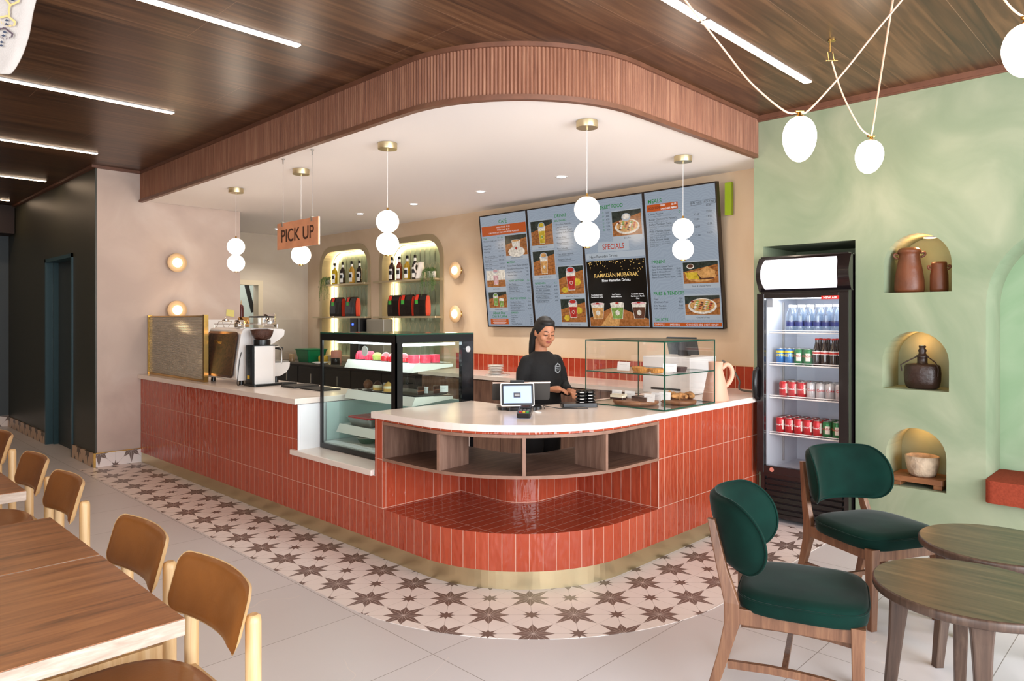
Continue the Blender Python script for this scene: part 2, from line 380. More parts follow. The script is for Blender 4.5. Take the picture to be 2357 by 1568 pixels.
mFLOOR = floor_mat()
def ceil_mat():
    m, nt, b = newmat('walnut_ceiling'); x = NX(nt)
    tc = nt.nodes.new('ShaderNodeTexCoord'); sp = nt.nodes.new('ShaderNodeSeparateXYZ'); nt.links.new(tc.outputs['Object'], sp.inputs[0])
    X, Y = sp.outputs[0], sp.outputs[1]
    pl = x('FLOOR', x('DIVIDE', Y, .2)); wn = nt.nodes.new('ShaderNodeTexWhiteNoise'); wn.noise_dimensions = '1D'; nt.links.new(pl, wn.inputs['W'])
    cb = nt.nodes.new('ShaderNodeCombineXYZ'); nt.links.new(x('ADD', x('MULTIPLY', X, 1.0), x('MULTIPLY', wn.outputs[0], 9)), cb.inputs[0]); nt.links.new(x('MULTIPLY', Y, 16), cb.inputs[1])
    n = nt.nodes.new('ShaderNodeTexNoise'); n.inputs['Scale'].default_value = 1.5; n.inputs['Detail'].default_value = 8; n.inputs['Distortion'].default_value = .8; nt.links.new(cb.outputs[0], n.inputs['Vector'])
    f = x('ADD', x('MULTIPLY', n.outputs['Fac'], .8), x('MULTIPLY', wn.outputs[0], .2))
    r = ramp(nt, [(.3, '#352013'), (.5, '#523521'), (.7, '#725035')]); nt.links.new(f, r.inputs[0])
    fy = x('FLOORED_MODULO', x('SUBTRACT', Y, 2.72), .61); jl = x('LESS_THAN', fy, .0035)
    row = x('FLOOR', x('DIVIDE', x('SUBTRACT', Y, 2.72), .61)); fx = x('FLOORED_MODULO', x('ADD', X, x('MULTIPLY', row, .93)), 2.44); jx = x('LESS_THAN', fx, .0035)
    c = x.mix(x('MULTIPLY', x('MAXIMUM', jl, jx), .32), r.outputs[0], hx('#b58f72'))
    nt.links.new(c, b.inputs['Base Color']); b.inputs['Roughness'].default_value = .33; return m
mCEIL = ceil_mat()
mFLUTE = wood('fluted_walnut', [(.25, '#6a4231'), (.5, '#8a5c46'), (.75, '#a3765c')], (28, 1.5, 1), .5, src='UV', nscale=1.3, bump=.02)
mTRIMW = M('walnut_trim', '#6f4836', .45, var=.15, vs=14)
# ================================================================ THE ROOM
m = MB(); m.poly([(-1.6, -2.5, 0), (5.75, -2.5, 0), (5.75, 11.9, 0), (-1.6, 11.9, 0)], mFLOOR); struct(m, 'floor')
# star-patterned tile walkway following the counter
outer = [(2.0, 7.88)] + arcp(3.4, 3.19, 1.4, 180, 270, 24) + [(4.98, 1.79), (4.98, 2.45), (3.38, 2.45), (2.6, 3.2), (2.6, 7.88)]
m = MB(); m.prism(outer, -.01, .002, mSTAR); struct(m, 'floor_star_tile_walkway')
m = MB(); m.poly([(-1.6, -2.5, 3), (-1.6, 11.9, 3), (5.75, 11.9, 3), (5.75, -2.5, 3)], mCEIL); struct(m, 'ceiling')
def bulk(off=0, n=24):
    R = .95 - off; return [(2.56 + off, 7.888)] + arcp(3.51, 3.37, R, 180, 270, n) + [(5.118, 2.42 + off)]
m = MB(); m.prism(bulk(.02) + [(5.5, 2.44), (5.5, 9.7), (3.6, 9.7), (3.6, 7.88)], 2.70, 2.72, mWHITEC); struct(m, 'ceiling_kitchen')
# fluted bulkhead
def resample(path, p):
    out = []; acc = 0; nxt = 0
    for a, b in zip(path, path[1:]):
        L = math.hypot(b[0] - a[0], b[1] - a[1]); nx, ny = (b[1] - a[1]) / L, -(b[0] - a[0]) / L
        while nxt <= acc + L:
            t = (nxt - acc) / L; out.append((a[0] + (b[0] - a[0]) * t, a[1] + (b[1] - a[1]) * t, nx, ny)); nxt += p
        acc += L
    return out
m = MB(); q = resample(bulk(0, 90), .0055); pts = [(x + nx * .008 * abs(sin(pi * i / 4)), y + ny * .008 * abs(sin(pi * i / 4))) for i, (x, y, nx, ny) in enumerate(q)]
m.strip([(x, y) for x, y in pts], 2.695, 2.985, mFLUTE); struct(m, 'wall_bulkhead_fluted')
def ribbon(m, path, o0, o1, z0, z1, mat):
    L = len(path); P = lambda o: [(x + nx * o, y + ny * o) for x, y, nx, ny in path]
    a, b = P(o0), P(o1); m.strip(b, z0, z1, mat); m.strip(a, z0, z1, mat, flip=True)
    for z in (z0, z1):
        vs = [(x, y, z) for x, y in a] + [(x, y, z) for x, y in b]; m.add(vs, [(i, i + 1, L + i + 1, L + i) for i in range(L - 1)], mat)
q = resample(bulk(0, 48), .03)
m = MB(); ribbon(m, q, -.012, -.0, 2.72, 3.0, mTRIMW); ribbon(m, q, -.02, .018, 2.682, 2.702, mTRIMW); ribbon(m, q, -.01, .014, 2.702, 2.712, mTRIMW); ribbon(m, q, -.01, .020, 2.975, 3.0, mTRIMW); struct(m, 'trim_bulkhead_rails')
# column wall and dark corridor wall
def wallbox(name, a, b, mat): m = MB(); m.box(a, b, mat); return struct(m, name)
wallbox('wall_column', (2.155, 7.89, 0), (3.62, 8.05, 3.0), mPINK)
m = MB()
m.box((2.14, 7.888, 0), (2.155, 8.66, 3), mDARK); m.box((2.14, 9.80, 0), (2.155, 11.82, 3), mDARK); m.box((2.14, 8.66, 2.18), (2.155, 9.80, 3), mDARK)
m.box((2.155, 8.052, 0), (2.30, 8.66, 3), mDARK); m.box((2.155, 9.80, 0), (2.30, 11.82, 3), mDARK); m.box((2.155, 8.66, 2.18), (2.30, 9.80, 3), mDARK); struct(m, 'wall_corridor')
m = MB(); m.box((2.10, 7.886, 2.975), (2.14, 11.82, 3), mTRIMW); m.box((2.10, 7.85, 2.975), (2.56, 7.89, 3), mTRIMW); struct(m, 'trim_corridor_cornice')
# corridor door
m = MB()
for y0, y1 in ((8.66, 8.70), (9.76, 9.80)): m.box((2.125, y0, 0), (2.29, y1, 2.18), mTEAL)
m.box((2.125, 8.66, 2.14), (2.29, 9.80, 2.18), mTEAL); m.box((2.25, 8.7, 0), (2.285, 9.76, 2.14), M('door_leaf_paint', '#2b3230', .45))
for y0, y1 in ((8.70, 8.715), (9.72, 9.76)): m.box((2.20, y0, 0), (2.25, y1, 2.14), mTEAL)
struct(m, 'door_1')
t = thing('door_sign', 'small dark plate with two lines of white lettering on the corridor door', 'sign', (2.248, 8.93, 1.66))
m = MB(); m.box((2.242, 8.88, 1.61), (2.249, 9.02, 1.72), M('sign_dark', '#2a1a18', .5)); m.obj('plate', t)
m = MB(); Ty = Matrix(((0, 0, -1, 2.2412), (-1, 0, 0, 8.95), (0, 1, 0, 1.678), (0, 0, 0, 1)))
m.text('EMPLOYEES\nONLY', .024, Ty, mWHITE, 'CENTER', .01); 0 and m.text('ONLY', .024, Matrix.Translation((0, 0, -.038)) @ Ty, mWHITE, 'CENTER', .01); m.obj('lettering', t)
wallbox('wall_far', (-1.6, 11.82, 0), (2.14, 11.9, 3), mSLATE)
m = MB(); m.box((-1.6, 11.40, 2.62), (2.13, 11.81, 2.995), M('soffit_dark', '#2b1d1a', .7)); struct(m, 'wall_far_soffit')
m = MB(); m.box((-1.6, 11.805, .002), (2.14, 11.82, .15), mSTARX); struct(m, 'baseboard_far')
m = MB(); m.box((2.142, 7.876, .002), (2.575, 7.89, .138), mSTARX); struct(m, 'baseboard_column')
m = MB(); m.box((2.126, 7.88, .002), (2.14, 8.66, .138), mSTARY); m.box((2.126, 9.80, .002), (2.14, 11.80, .138), mSTARY); struct(m, 'baseboard_corridor')
m = MB(); m.box((2.14, 7.872, .138), (2.575, 7.89, .145), mGOLD); m.box((2.122, 7.872, .002), (2.142, 7.886, .145), mGOLD); struct(m, 'trim_baseboard_edge')
# green wall with niches
Xg = 5.12
def arch(yc, hw, z0, zt, n=14, e=1.0):
    zs = zt - hw * e; return [(yc + hw, z0)] + [(yc + hw * cos(pi * i / n), zs + hw * e * sin(pi * i / n)) for i in range(n + 1)] + [(yc - hw, z0)]
nich = [arch(1.344, .197, 1.648, 2.03), arch(1.356, .194, 1.013, 1.394), arch(1.352, .176, .372, .766)]
big = arch(.465, .50, .36, 2.06, 24)
fr = [(2.377, .001), (2.377, 2.016), (1.722, 2.016), (1.722, .001)]
out = [(-2.5, 0), (1.722, 0)] + [(1.722, 2.016), (2.377, 2.016)] + [(2.377, 0), (2.45, 0), (2.45, 3), (-2.5, 3)]
vs, fs = holes(out, nich + [big])
m = MB(); m.add([(Xg, y, z) for y, z in vs], fs, mGREEN)
def recess(m, prof, x1, mside, mback, closed=True):
    n = len(prof); vs = [(Xg, y, z) for y, z in prof] + [(x1, y, z) for y, z in prof]
    rng = n if closed else n - 1
    m.add(vs, [(i, n + i, n + (i + 1) % n, (i + 1) % n) for i in range(rng)], mside); m.add([(x1, y, z) for y, z in prof], [tuple(range(n))], mback)
for p, d in zip(nich, (.34, .34, .34)): recess(m, p, Xg + d, mGREEN, mGREEN)
recess(m, big, Xg + .42, mGREEN, mALC)
recess(m, fr, 5.72, mGREEN, mGREEN, False)
m.poly([(5.12, 2.45, 0), (5.5, 2.45, 0), (5.5, 2.45, 3), (5.12, 2.45, 3)], mGREEN)
m.poly([(5.75, -2.5, 0), (5.75, 2.449, 0), (5.75, 2.449, 3), (5.75, -2.5, 3)], mGREEN)
struct(m, 'wall_right')
m = MB(); m.box((5.095, -2.5, 2.965), (5.12, 2.42, 3.0), mTRIMW); m.box((5.105, -2.5, 2.955), (5.12, 2.42, 2.967), mTRIMW); struct(m, 'trim_right_cornice')
# back wall with two arched display niches
def rarch(y0, y1, z0, zt, r, n=8): return [(y1, z0)] + arcp(y1 - r, zt - r, r, 0, 90, n) + arcp(y0 + r, zt - r, r, 90, 180, n) + [(y0, z0)]
NI = [(8.045, 9.345, 2.52, .30), (6.525, 7.84, 2.52, .30)]
vs, fs = holes([(2.45, 0), (9.7, 0), (9.7, 2.71), (2.45, 2.71)], [rarch(a, b, .95, zt, r) for a, b, zt, r in NI])
m = MB(); m.add([(5.5, y, z) for y, z in vs], fs, mBEIGE)
for a, b, zt, r in NI:
    p = rarch(a, b, .95, zt, r); n = len(p); m.add([(5.5, y, z) for y, z in p] + [(5.72, y, z) for y, z in p], [(i, n + i, n + (i + 1) % n, (i + 1) % n) for i in range(n)], mBEIGE)
struct(m, 'wall_back')
# leaf tiles at the back of the niches: mesh pattern of stacked pointed arches
mLEAF = M('leaf_tile_green', '#a9baa2', .3, var=.12, vs=7); mLEAFL = M('leaf_tile_line', '#ded8b8', .35)
for (a, b, zt, r) in NI:
    m = MB(); p = rarch(a + .02, b - .02, .95, zt - .02, r - .02); m.add([(5.70, y, z) for y, z in p], [tuple(range(len(p)))], mLEAF)
    w = .1; y = a + .06; k = 0
    while y < b - .05:
        z = .95 + (.0 if k % 2 else -.0)
        while z < zt - .05:
            H = .25; pts = []
            for i in range(9):
                u = i / 8; pts.append((y - w / 2 * cos(u * pi / 2) ** .8, z + H * .45 + H * .5 * sin(u * pi / 2)))
            L = [(y - w / 2, z)] + pts; Rr = [(2 * y - q0, q1) for q0, q1 in L]
            for side in (L, Rr):
                if abs(y - (a + b) / 2) < (b - a) / 2 - .08 and z + H < zt - .005:
                    vs = []; n = len(side)
                    for (yy, zz) in side: vs += [(5.698, yy - .003, zz), (5.698, yy + .003, zz)]
                    m.add(vs, [(2 * i, 2 * i + 1, 2 * i + 3, 2 * i + 2) for i in range(n - 1)], mLEAFL)
            z += .25
        y += w; k += 1
    struct(m, 'wall_back_leaf_tiles')
    # champagne frame band + edge
    o1 = rarch(a, b, .95, zt, r); i1 = rarch(a + .065, b - .065, .95, zt - .075, r - .05)
    m = MB(); n = len(o1)
    m.add([(5.49, y, z) for y, z in o1] + [(5.49, y, z) for y, z in i1], [(i, i + 1, n + i + 1, n + i) for i in range(n - 1)], mBRONZE)
    m.add([(5.49, y, z) for y, z in i1] + [(5.66, y, z) for y, z in i1], [(i, i + 1, n + i + 1, n + i) for i in range(n - 1)], mBRONZE)
    m.add([(5.49, y, z) for y, z in o1] + [(5.51, y, z) for y, z in o1], [(i, n + i, n + i + 1, i + 1) for i in range(n - 1)], mBRONZE)
    t = struct(m, 'trim_niche_frame')
    i2 = rarch(a + .075, b - .075, .95, zt - .085, r - .055); i3 = rarch(a + .095, b - .095, .95, zt - .105, r - .06); n = len(i2)
    m = MB(); m.add([(5.665, y, z) for y, z in i2] + [(5.665, y, z) for y, z in i3], [(i, i + 1, n + i + 1, n + i) for i in range(n - 1)], mLEDY)
    m.add([(5.665, y, z) for y, z in i2] + [(5.68, y, z) for y, z in i2], [(i, i + 1, n + i + 1, n + i) for i in range(n - 1)], mLEDY)
    struct(m, 'trim_niche_light_strip')
# kitchen far wall with pass-through
m = MB(); m.box((2.3, 9.7, 0), (4.18, 9.78, 2.71), mGREIGE); m.box((4.72, 9.7, 0), (5.72, 9.78, 2.71), mGREIGE); m.box((4.18, 9.7, 1.97), (4.72, 9.78, 2.71), mGREIGE); m.box((4.18, 9.7, 0), (4.72, 9.78, 1.05), mGREIGE); struct(m, 'wall_kitchen')
m = MB(); mCR = M('cream_trim', '#d9c9ad', .5)
m.box((4.712, 9.685, 1.045), (4.78, 9.84, 1.962), mCR); m.box((4.12, 9.685, 1.962), (4.78, 9.84, 2.03), mCR); m.box((4.12, 9.685, 1.045), (4.188, 9.84, 1.962), mCR); struct(m, 'window_1')
m = MB(); mPR = M('prep_room_paint', '#c9d0c9', .7); m.poly([(3.6, 11.2, 0), (5.9, 11.2, 0), (5.9, 11.2, 2.7), (3.6, 11.2, 2.7)], mPR); m.poly([(5.72, 9.78, 0), (5.72, 11.2, 0), (5.72, 11.2, 2.7), (5.72, 9.78, 2.7)], mPR); m.poly([(3.6, 9.78, 2.7), (5.8, 9.78, 2.7), (5.8, 11.2, 2.7), (3.6, 11.2, 2.7)], mPR); struct(m, 'wall_prep_room')
lamp('prep_room_light', 'POINT', (4.6, 10.3, 2.4), 24, size=.2)
# remaining enclosure behind the camera with its shop windows and the side opening of the added fill
m = MB(); m.box((-1.68, -2.5, 0), (-1.6, -1.1, 3), mGREIGE); m.box((-1.68, 2.3, 0), (-1.6, 11.9, 3), mGREIGE); m.box((-1.68, -1.1, 0), (-1.6, 2.3, .45), mGREIGE); m.box((-1.68, -1.1, 2.75), (-1.6, 2.3, 3), mGREIGE); struct(m, 'wall_left')
m = MB(); m.box((-1.6, -2.58, 0), (-.6, -2.5, 3), mGREIGE); m.box((4.9, -2.58, 0), (5.75, -2.5, 3), mGREIGE); m.box((-.6, -2.58, 2.85), (4.9, -2.5, 3), mGREIGE); m.box((-.6, -2.58, 0), (4.9, -2.5, .2), mGREIGE); struct(m, 'wall_front')
m = MB()
for x in (-.6, .7, 2.1, 3.5, 4.85): m.box((x, -2.57, .2), (x + .05, -2.51, 2.85), mBLACKM)
struct(m, 'window_2')
# ================================================================ LED LINES
for k, (x0, x1, y, l) in enumerate([(-.4, 2.0, 3.618, 'linear ceiling light at the top left, nearest to the textile'), (-.4, 2.0, 5.46, 'second linear ceiling light from the camera in the row above the wooden tables'),
        (-.4, 2.0, 7.30, 'third linear ceiling light, in front of the corner of the dark wall'), (-.4, 2.0, 9.15, 'fourth linear ceiling light, beside the dark corridor wall'), (-.4, 2.0, 10.98, 'last linear ceiling light, deepest in the dark corridor'),
        (3.28, 4.60, 1.835, 'linear ceiling light ending above the green wall'), (1.95, 3.255, 1.835, 'linear ceiling light at the top edge, in line with the one above')]):
    t = thing('linear_ceiling_light', 'white ' + l, 'ceiling light', ((x0 + x1) / 2, y, 2.99), group='recessed linear ceiling lights')
    m = MB(); m.box((x0, y - .026, 2.994), (x1, y - .022, 3.0), mWHITE); m.box((x0, y + .022, 2.994), (x1, y + .026, 3.0), mWHITE); m.box((x1 - .004, y - .026, 2.994), (x1, y + .026, 3.0), mWHITE); m.box((x0, y - .026, 2.994), (x0 + .004, y + .026, 3.0), mWHITE); m.obj('frame', t)
    m = MB(); m.box((x0 + .004, y - .022, 2.992), (x1 - .004, y + .022, 2.999), mLED); m.obj('diffuser', t)
# ================================================================ COUNTER
def outerp(off=0, n=22): return arcp(3.38, 3.23, .82 + off, 180, 270, n)
t = thing('service_counter', 'curved service counter clad in glossy coral tiles with brass kick plate', 'counter', (3.0, 3.0, 0))
m = MB(); arcN = outerp(0, 22); P = m
L = m.strip([(2.56, 7.882), (2.56, 4.66)], .1, .862, mTILE)
L = m.strip([(2.56, 4.66), (2.56, 3.70)], .1, .497, mTILE, s0=L)
L2 = m.strip([(2.56, 3.70), (2.56, 3.62)], .1, .862, mTILE, s0=L)
L3 = m.strip([(2.56, 3.62)] + arcN + [(3.755, 2.41)], .1, .305, mTILE, s0=L2)
m.strip([(2.56, 3.62)] + arcN + [(3.755, 2.41)], .845, .862, mTILE, s0=L2)
m.strip([(3.755, 2.41), (5.118, 2.41)], .1, .862, mTILE, s0=L3)
mG = M('grout_edge', '#d3a696', .6)
for x, y in ((2.562, 3.623), (3.752, 2.412)): m.tube([(x, y, .305), (x, y, .845)], .003, mG, 6)
m.obj('tiled_front', t)
m = MB(); kp = resample([(2.572, 7.87)] + arcp(3.38, 3.23, .808, 180, 270, 40) + [(5.10, 2.422)], .04)
ribbon(m, kp, 0, .009, 0.002, .1, mBRASS); m.obj('kick_plate', t)
# nook below the shelves
inner = [(3.2, 3.62), (3.2, 3.25)] + arcp(3.4, 3.25, .2, 180, 270, 10) + [(3.755, 3.05)]
m = MB(); nf = [(2.56, 3.62)] + arcN + [(3.755, 2.41)] + inner[::-1]
m.add([(x, y, .305) for x, y in nf], [tuple(range(len(nf)))], mTILEF); m.obj('platform', t)
m = MB(); m.strip(inner, .305, .602, mTILE, s0=.03); m.strip([(2.56, 3.62), (3.2, 3.62)], .305, .602, mTILE, s0=.05); m.strip([(3.755, 3.05), (3.755, 2.41)], .305, .602, mTILE, s0=.02)
m.obj('nook_wall', t)
m = MB(); m.box((2.58, 4.655, .535), (3.2, 4.675, .86), mMARBLE); m.box((2.563, 4.66, .535), (2.58, 4.675, .86), mMARBLE)
m.obj('stone_end_panel', t)
m = MB(); m.box((2.565, 3.695, .535), (3.35, 3.707, .86), mSTONE); m.obj('stone_end_panel', t)
# carcass (inner faces toward the staff side)
m = MB(); m.strip([(3.2, 7.88), (3.2, 4.7)], 0, .86, mWAL, flip=True); m.obj('rear_panel', t)
m = MB(); m.box((3.9, 3.02, 0), (4.95, 3.04, .86), mWAL); m.obj('rear_panel', t)
# walnut open shelves
t2 = thing('open_shelf_unit', 'curved walnut open shelf unit with four compartments under the white worktop', 'shelf unit', (3.0, 3.0, .6))
ob = [(2.555, 3.61), (2.555, 3.23)] + arcp(3.38, 3.23, .825, 180, 270, 22) + [(3.745, 2.405)]
ib = [(3.745, 3.02)] + arcp(3.42, 3.25, .22, 270, 180, 10) + [(3.2, 3.61)]
for z0, z1 in ((.603, .621), (.826, .844)):
    m = MB(); m.prism(ob + ib, z0, z1, mWALH, matside=mWALE); m.obj('shelf_board', t2)
m = MB(); m.box((2.557, 3.592, .621), (3.2, 3.61, .826), mWAL); m.obj('end_panel', t2)
m = MB(); m.box((3.727, 2.407, .621), (3.745, 3.0, .826), mWAL); m.obj('end_panel', t2)
for a, d in ((-10.5, .25), (45, .35), (100.5, .25)):
    an = rad(180 + a); ox, oy = 3.38 + .822 * cos(an), 3.23 + .822 * sin(an)
    if a < 0: ox, oy, dx, dy = 2.558, 3.085, 1, .12
    elif a > 90: ox, oy, dx, dy = 3.222, 2.41, .12, 1
    else: dx, dy = -cos(an), -sin(an)
    L = math.hypot(dx, dy); dx /= L; dy /= L
    m = MB(); c = (ox + dx * d / 2, oy + dy * d / 2, .7235); m.cbox(c, (d, .018, .205), mWAL, rz=atan2(dy, dx)); m.cbox((ox, oy, .7235), (.004, .019, .205), mWALE, rz=atan2(dy, dx)); m.obj('divider', t2)
# worktops
wo = [(2.53, 3.70), (2.53, 3.23)] + arcp(3.38, 3.23, .85, 180, 270, 26) + [(5.118, 2.38), (5.118, 2.47), (5.497, 2.47), (5.497, 6.3), (4.93, 6.3), (4.93, 3.12), (3.75, 3.12)] + arcp(3.72, 3.47, .35, 270, 180, 8) + [(3.37, 3.70)]
m = MB(); m.prism(wo, .862, .90, mSTONE); o = m.obj('worktop', bevel=.003); tag(o, 'pale stone worktop curving over the walnut shelves and running along the menu wall', 'worktop')
m = MB(); m.box((2.53, 4.643, .864), (3.22, 7.885, .905), mSTONE); o = m.obj('worktop', bevel=.003); tag(o, 'pale stone worktop carrying the white espresso machine', 'worktop')
m = MB(); m.box((2.535, 3.71, .497), (3.42, 4.73, .535), mSTONE); lab(m.obj('stone_ledge', t, bevel=.006), 'low pale stone ledge')
# backsplash along the menu wall
m = MB(); m.strip([(5.493, 6.3), (5.493, 2.46)], .90, 1.085, mTILEB); m.box((5.488, 2.46, 1.085), (5.499, 6.3, 1.093), M('grout_cap', '#d9b48c', .6)); struct(m, 'wall_backsplash')
# back cabinets
t = thing('base_cabinet', 'walnut base cabinet run under the worktop by the menu wall', 'cabinet', (5.2, 4.4, 0))
m = MB(); m.box((4.97, 3.14, .08), (5.49, 6.28, .86), mWAL); m.box((5.0, 3.14, 0), (5.49, 6.28, .08), mBLACKM); m.obj('body', t)
for i in range(5):
    y = 3.16 + i * .62; m = MB(); m.box((4.952, y, .10), (4.97, y + .61, .85), mWAL); d = m.obj('door', t)
    m = MB(); m.tube([(4.94, y + .56, .6), (4.94, y + .56, .75)], .006, mBLACK, 6); m.obj('handle', d)
t = thing('prep_counter', 'black prep counter with dark fronts below the shelf niches', 'counter', (5.2, 8, 0))
mPC = M('dark_steel', '#2b2b2e', .3, .7)
m = MB(); m.box((4.95, 6.33, .05), (5.49, 9.65, .86), mPC); m.obj('body', t)
m = MB(); m.box((4.92, 6.31, .86), (5.495, 9.68, .885), M('prep_top', '#6f6c68', .25, .6)); m.obj('top', t)
for i in range(5):
    y = 6.36 + i * .655; m = MB(); m.box((4.935, y, .10), (4.95, y + .63, .83), mPC); d = m.obj('door', t); m = MB(); m.box((4.925, y + .28, .62), (4.935, y + .30, .74), mSTEEL); m.obj('handle', d)
# ================================================================ LAMPS OVER THE COUNTER
def mini_tree(name, label, loc, rz=0, group=None, cat='thing'): return thing(name, label, cat, loc, rz, group)
PD = [(2.944, 6.504, 'double opal globe pendant nearest the espresso machine and the column wall'), (2.942, 5.296, 'double globe pendant half hidden behind the hanging pick up sign'),
      (2.929, 4.083, 'double opal globe pendant hanging above the refrigerated cake case'), (3.467, 2.745, 'double opal globe pendant above the pager dock, in front of the middle menu screens'), (4.72, 2.82, 'double opal globe pendant in front of the meals menu screen')]
def make_pendant(x, y, label):
    t = thing('globe_pendant', label, 'pendant light', (x, y, 2.70), group='double globe pendants over the counter')
    m = MB(); m.lathe([(.066, -.042), (.067, -.038), (.067, 0)], (x, y, 2.699), mBRASS, 32); m.obj('canopy', t)
    m = MB(); m.tube([(x, y, 2.66), (x, y, 2.235)], .0016, mWHITE, 6); m.tube([(x, y, 2.66), (x, y, 2.645)], .006, mBRASS, 8); m.obj('cord', t)
    m = MB(); m.lathe([(.004, .02), (.008, .018), (.008, .004), (.022, 0), (.026, -.006)], (x, y, 2.232), mGOLD, 20); m.obj('cap', t)
    for z in (2.154, 1.999):
        m = MB(); m.ball((x, y, z), .0785, mGLOBE, 32, 20); m.obj('globe', t)
    m = MB(); m.lathe([(.018, 0), (.018, .01)], (x, y, 1.913), mGOLD, 20); m.obj('finial', t)
    return t
p0 = make_pendant(*PD[0])
for x, y, l in PD[1:]: dup(p0, (x, y, 2.70), label=l)
for x, y, l in [(4.66, 3.97, 'recessed ceiling spot closest to the menu screens, right one of the row'), (4.655, 4.98, 'recessed ceiling spot above the first menu screen, second of the row'), (4.664, 6.03, 'recessed ceiling spot in front of the wider bottle niche'),
                (4.65, 7.02, 'recessed ceiling spot between the two bottle niches'), (4.65, 8.99, 'recessed ceiling spot partly behind the pick up sign')]:
    t = thing('recessed_spot', l, 'ceiling light', (x, y, 2.698), group='recessed spots in the white ceiling')
    m = MB(); m.lathe([(.036, -.001), (.05, -.004), (.052, 0)], (x, y, 2.699), mWHITE, 28, caps=False); m.obj('trim_ring', t)
    m = MB(); m.lathe([(.001, -.002), (.036, -.002), (.036, 0)], (x, y, 2.699), mLEDW, 24); m.obj('lens', t)
    lamp('spot_light', 'SPOT', (x, y, 2.68), 30, (1, .94, .86), .04, rot=(0, 0, 0), spot=2.2)
# pick up sign
t = thing('hanging_sign', 'pink stone look sign reading pick up, hung on two wires', 'sign', (2.655, 4.836, 2.11))
mSGN = M('sign_stone', '#e09a72', .45, var=.12, vs=9)
m = MB(); m.box((2.652, 4.535, 2.008), (2.664, 5.138, 2.209), mSGN); m.box((2.664, 4.535, 2.008), (2.667, 5.138, 2.209), mWHITE); m.obj('board', t)
def facing_x(x, y, z, d=-1):  # text plane on a wall seen from -x: letters run towards -y
    return Matrix(((0, 0, -1, x), (-1, 0, 0, y), (0, 1, 0, z), (0, 0, 0, 1)))
mSGT = M('sign_brown', '#4a2718', .5)
for i, (ch, off) in enumerate([('PICK UP', 0)]):
    m = MB(); m.text(ch, .135, facing_x(2.6505, 4.835, 2.062), mSGT, 'CENTER', .014, sx=1.0); m.obj('lettering', t)
for yy in (5.05, 4.62):
    m = MB(); m.tube([(2.655, yy, 2.70), (2.655, yy, 2.20)], .0013, mSTEEL, 6); m.lathe([(.014, -.004), (.014, 0)], (2.655, yy, 2.699), mSTEEL, 16); m.tube([(2.655, yy, 2.698), (2.655, yy, 2.66)], .005, mSTEEL, 8); m.cbox((2.655, yy, 2.198), (.022, .014, .035), mSTEEL); m.obj('wire', t)
# ================================================================ SCONCES
def sconce(p, ax, label):
    t = thing('wall_sconce', label, 'wall light', p, group='round alabaster wall sconces')
    a = Vector(ax); P = Vector(p); mAL = M('alabaster', '#cfae88', .4, emit='#ffca8a', es=.08)
    m = MB(); m.lathe([(.045, 0), (.045, .012), (.038, .016), (.038, .05), (.046, .052), (.046, .062)], P, mGOLD, 28, axis=ax); m.obj('base', t)
    m = MB(); m.lathe([(.01, .062), (.098, .064), (.1, .070), (.098, .076), (.01, .078)], P, mAL, 40, axis=ax); m.obj('disc', t)
    m = MB(); c = P + a * .078; m.ball(c, tuple(.05 if abs(q) < .5 else .022 for q in ax), M('sconce_lens', '#fff', .3, emit='#ffdca8', es=5), 28, 12); m.obj('lens', t)
    q = P + a * .16; lamp('sconce_light', 'POINT', tuple(q), .7, (1, .74, .46), .05)
sconce((2.90, 7.888, 2.075), (0, -1, 0), 'upper round sconce on the pinkish column wall')
sconce((2.90, 7.888, 1.572), (0, -1, 0), 'lower round sconce on the column wall, just above the ribbed glass screen')
sconce((5.498, 6.242, 2.044), (-1, 0, 0), 'upper round sconce between the bottle niche and the menu screens')
sconce((5.498, 6.242, 1.536), (-1, 0, 0), 'lower round sconce between the bottle niche and the menu screens')
# ================================================================ RIBBED GLASS SCREEN
t = thing('glass_screen', 'ribbed glass screen in a brass frame standing on the tiled counter', 'screen', (2.65, 7.15, .905))
mRIB = M('ribbed_glass', '#e6dfcf', .12, .0, bump=0); b = mRIB.node_tree.nodes['Principled BSDF']; b.inputs['Transmission Weight'].default_value = .55; b.inputs['IOR'].default_value = 1.2
m = MB(); N = 56; rows = []
for i in range(N * 4 + 1):
    z = .925 + .575 * i / (N * 4); rows.append((2.642 - .005 * abs(sin(pi * i / 4)), z))
n = len(rows); vs = [(x, 6.48, z) for x, z in rows] + [(x, 7.86, z) for x, z in rows]
m.add(vs, [(i, i + 1, n + i + 1, n + i) for i in range(n - 1)], mRIB)
m.add([(2.648, 6.48, .925), (2.648, 7.86, .925), (2.648, 7.86, 1.5), (2.648, 6.48, 1.5)], [(0, 1, 2, 3)], mRIB); m.obj('pane', t)
m = MB(); m.box((2.625, 6.45, .906), (2.665, 6.48, 1.515), mGOLD); m.obj('post', t)
m = MB(); m.box((2.625, 7.86, .906), (2.665, 7.885, 1.515), mGOLD); m.obj('post', t)
m = MB(); m.box((2.63, 6.48, .906), (2.66, 7.86, .926), mGOLD); m.obj('rail', t); m = MB(); m.box((2.634, 6.48, 1.498), (2.656, 7.86, 1.508), mGOLD); m.obj('rail', t)
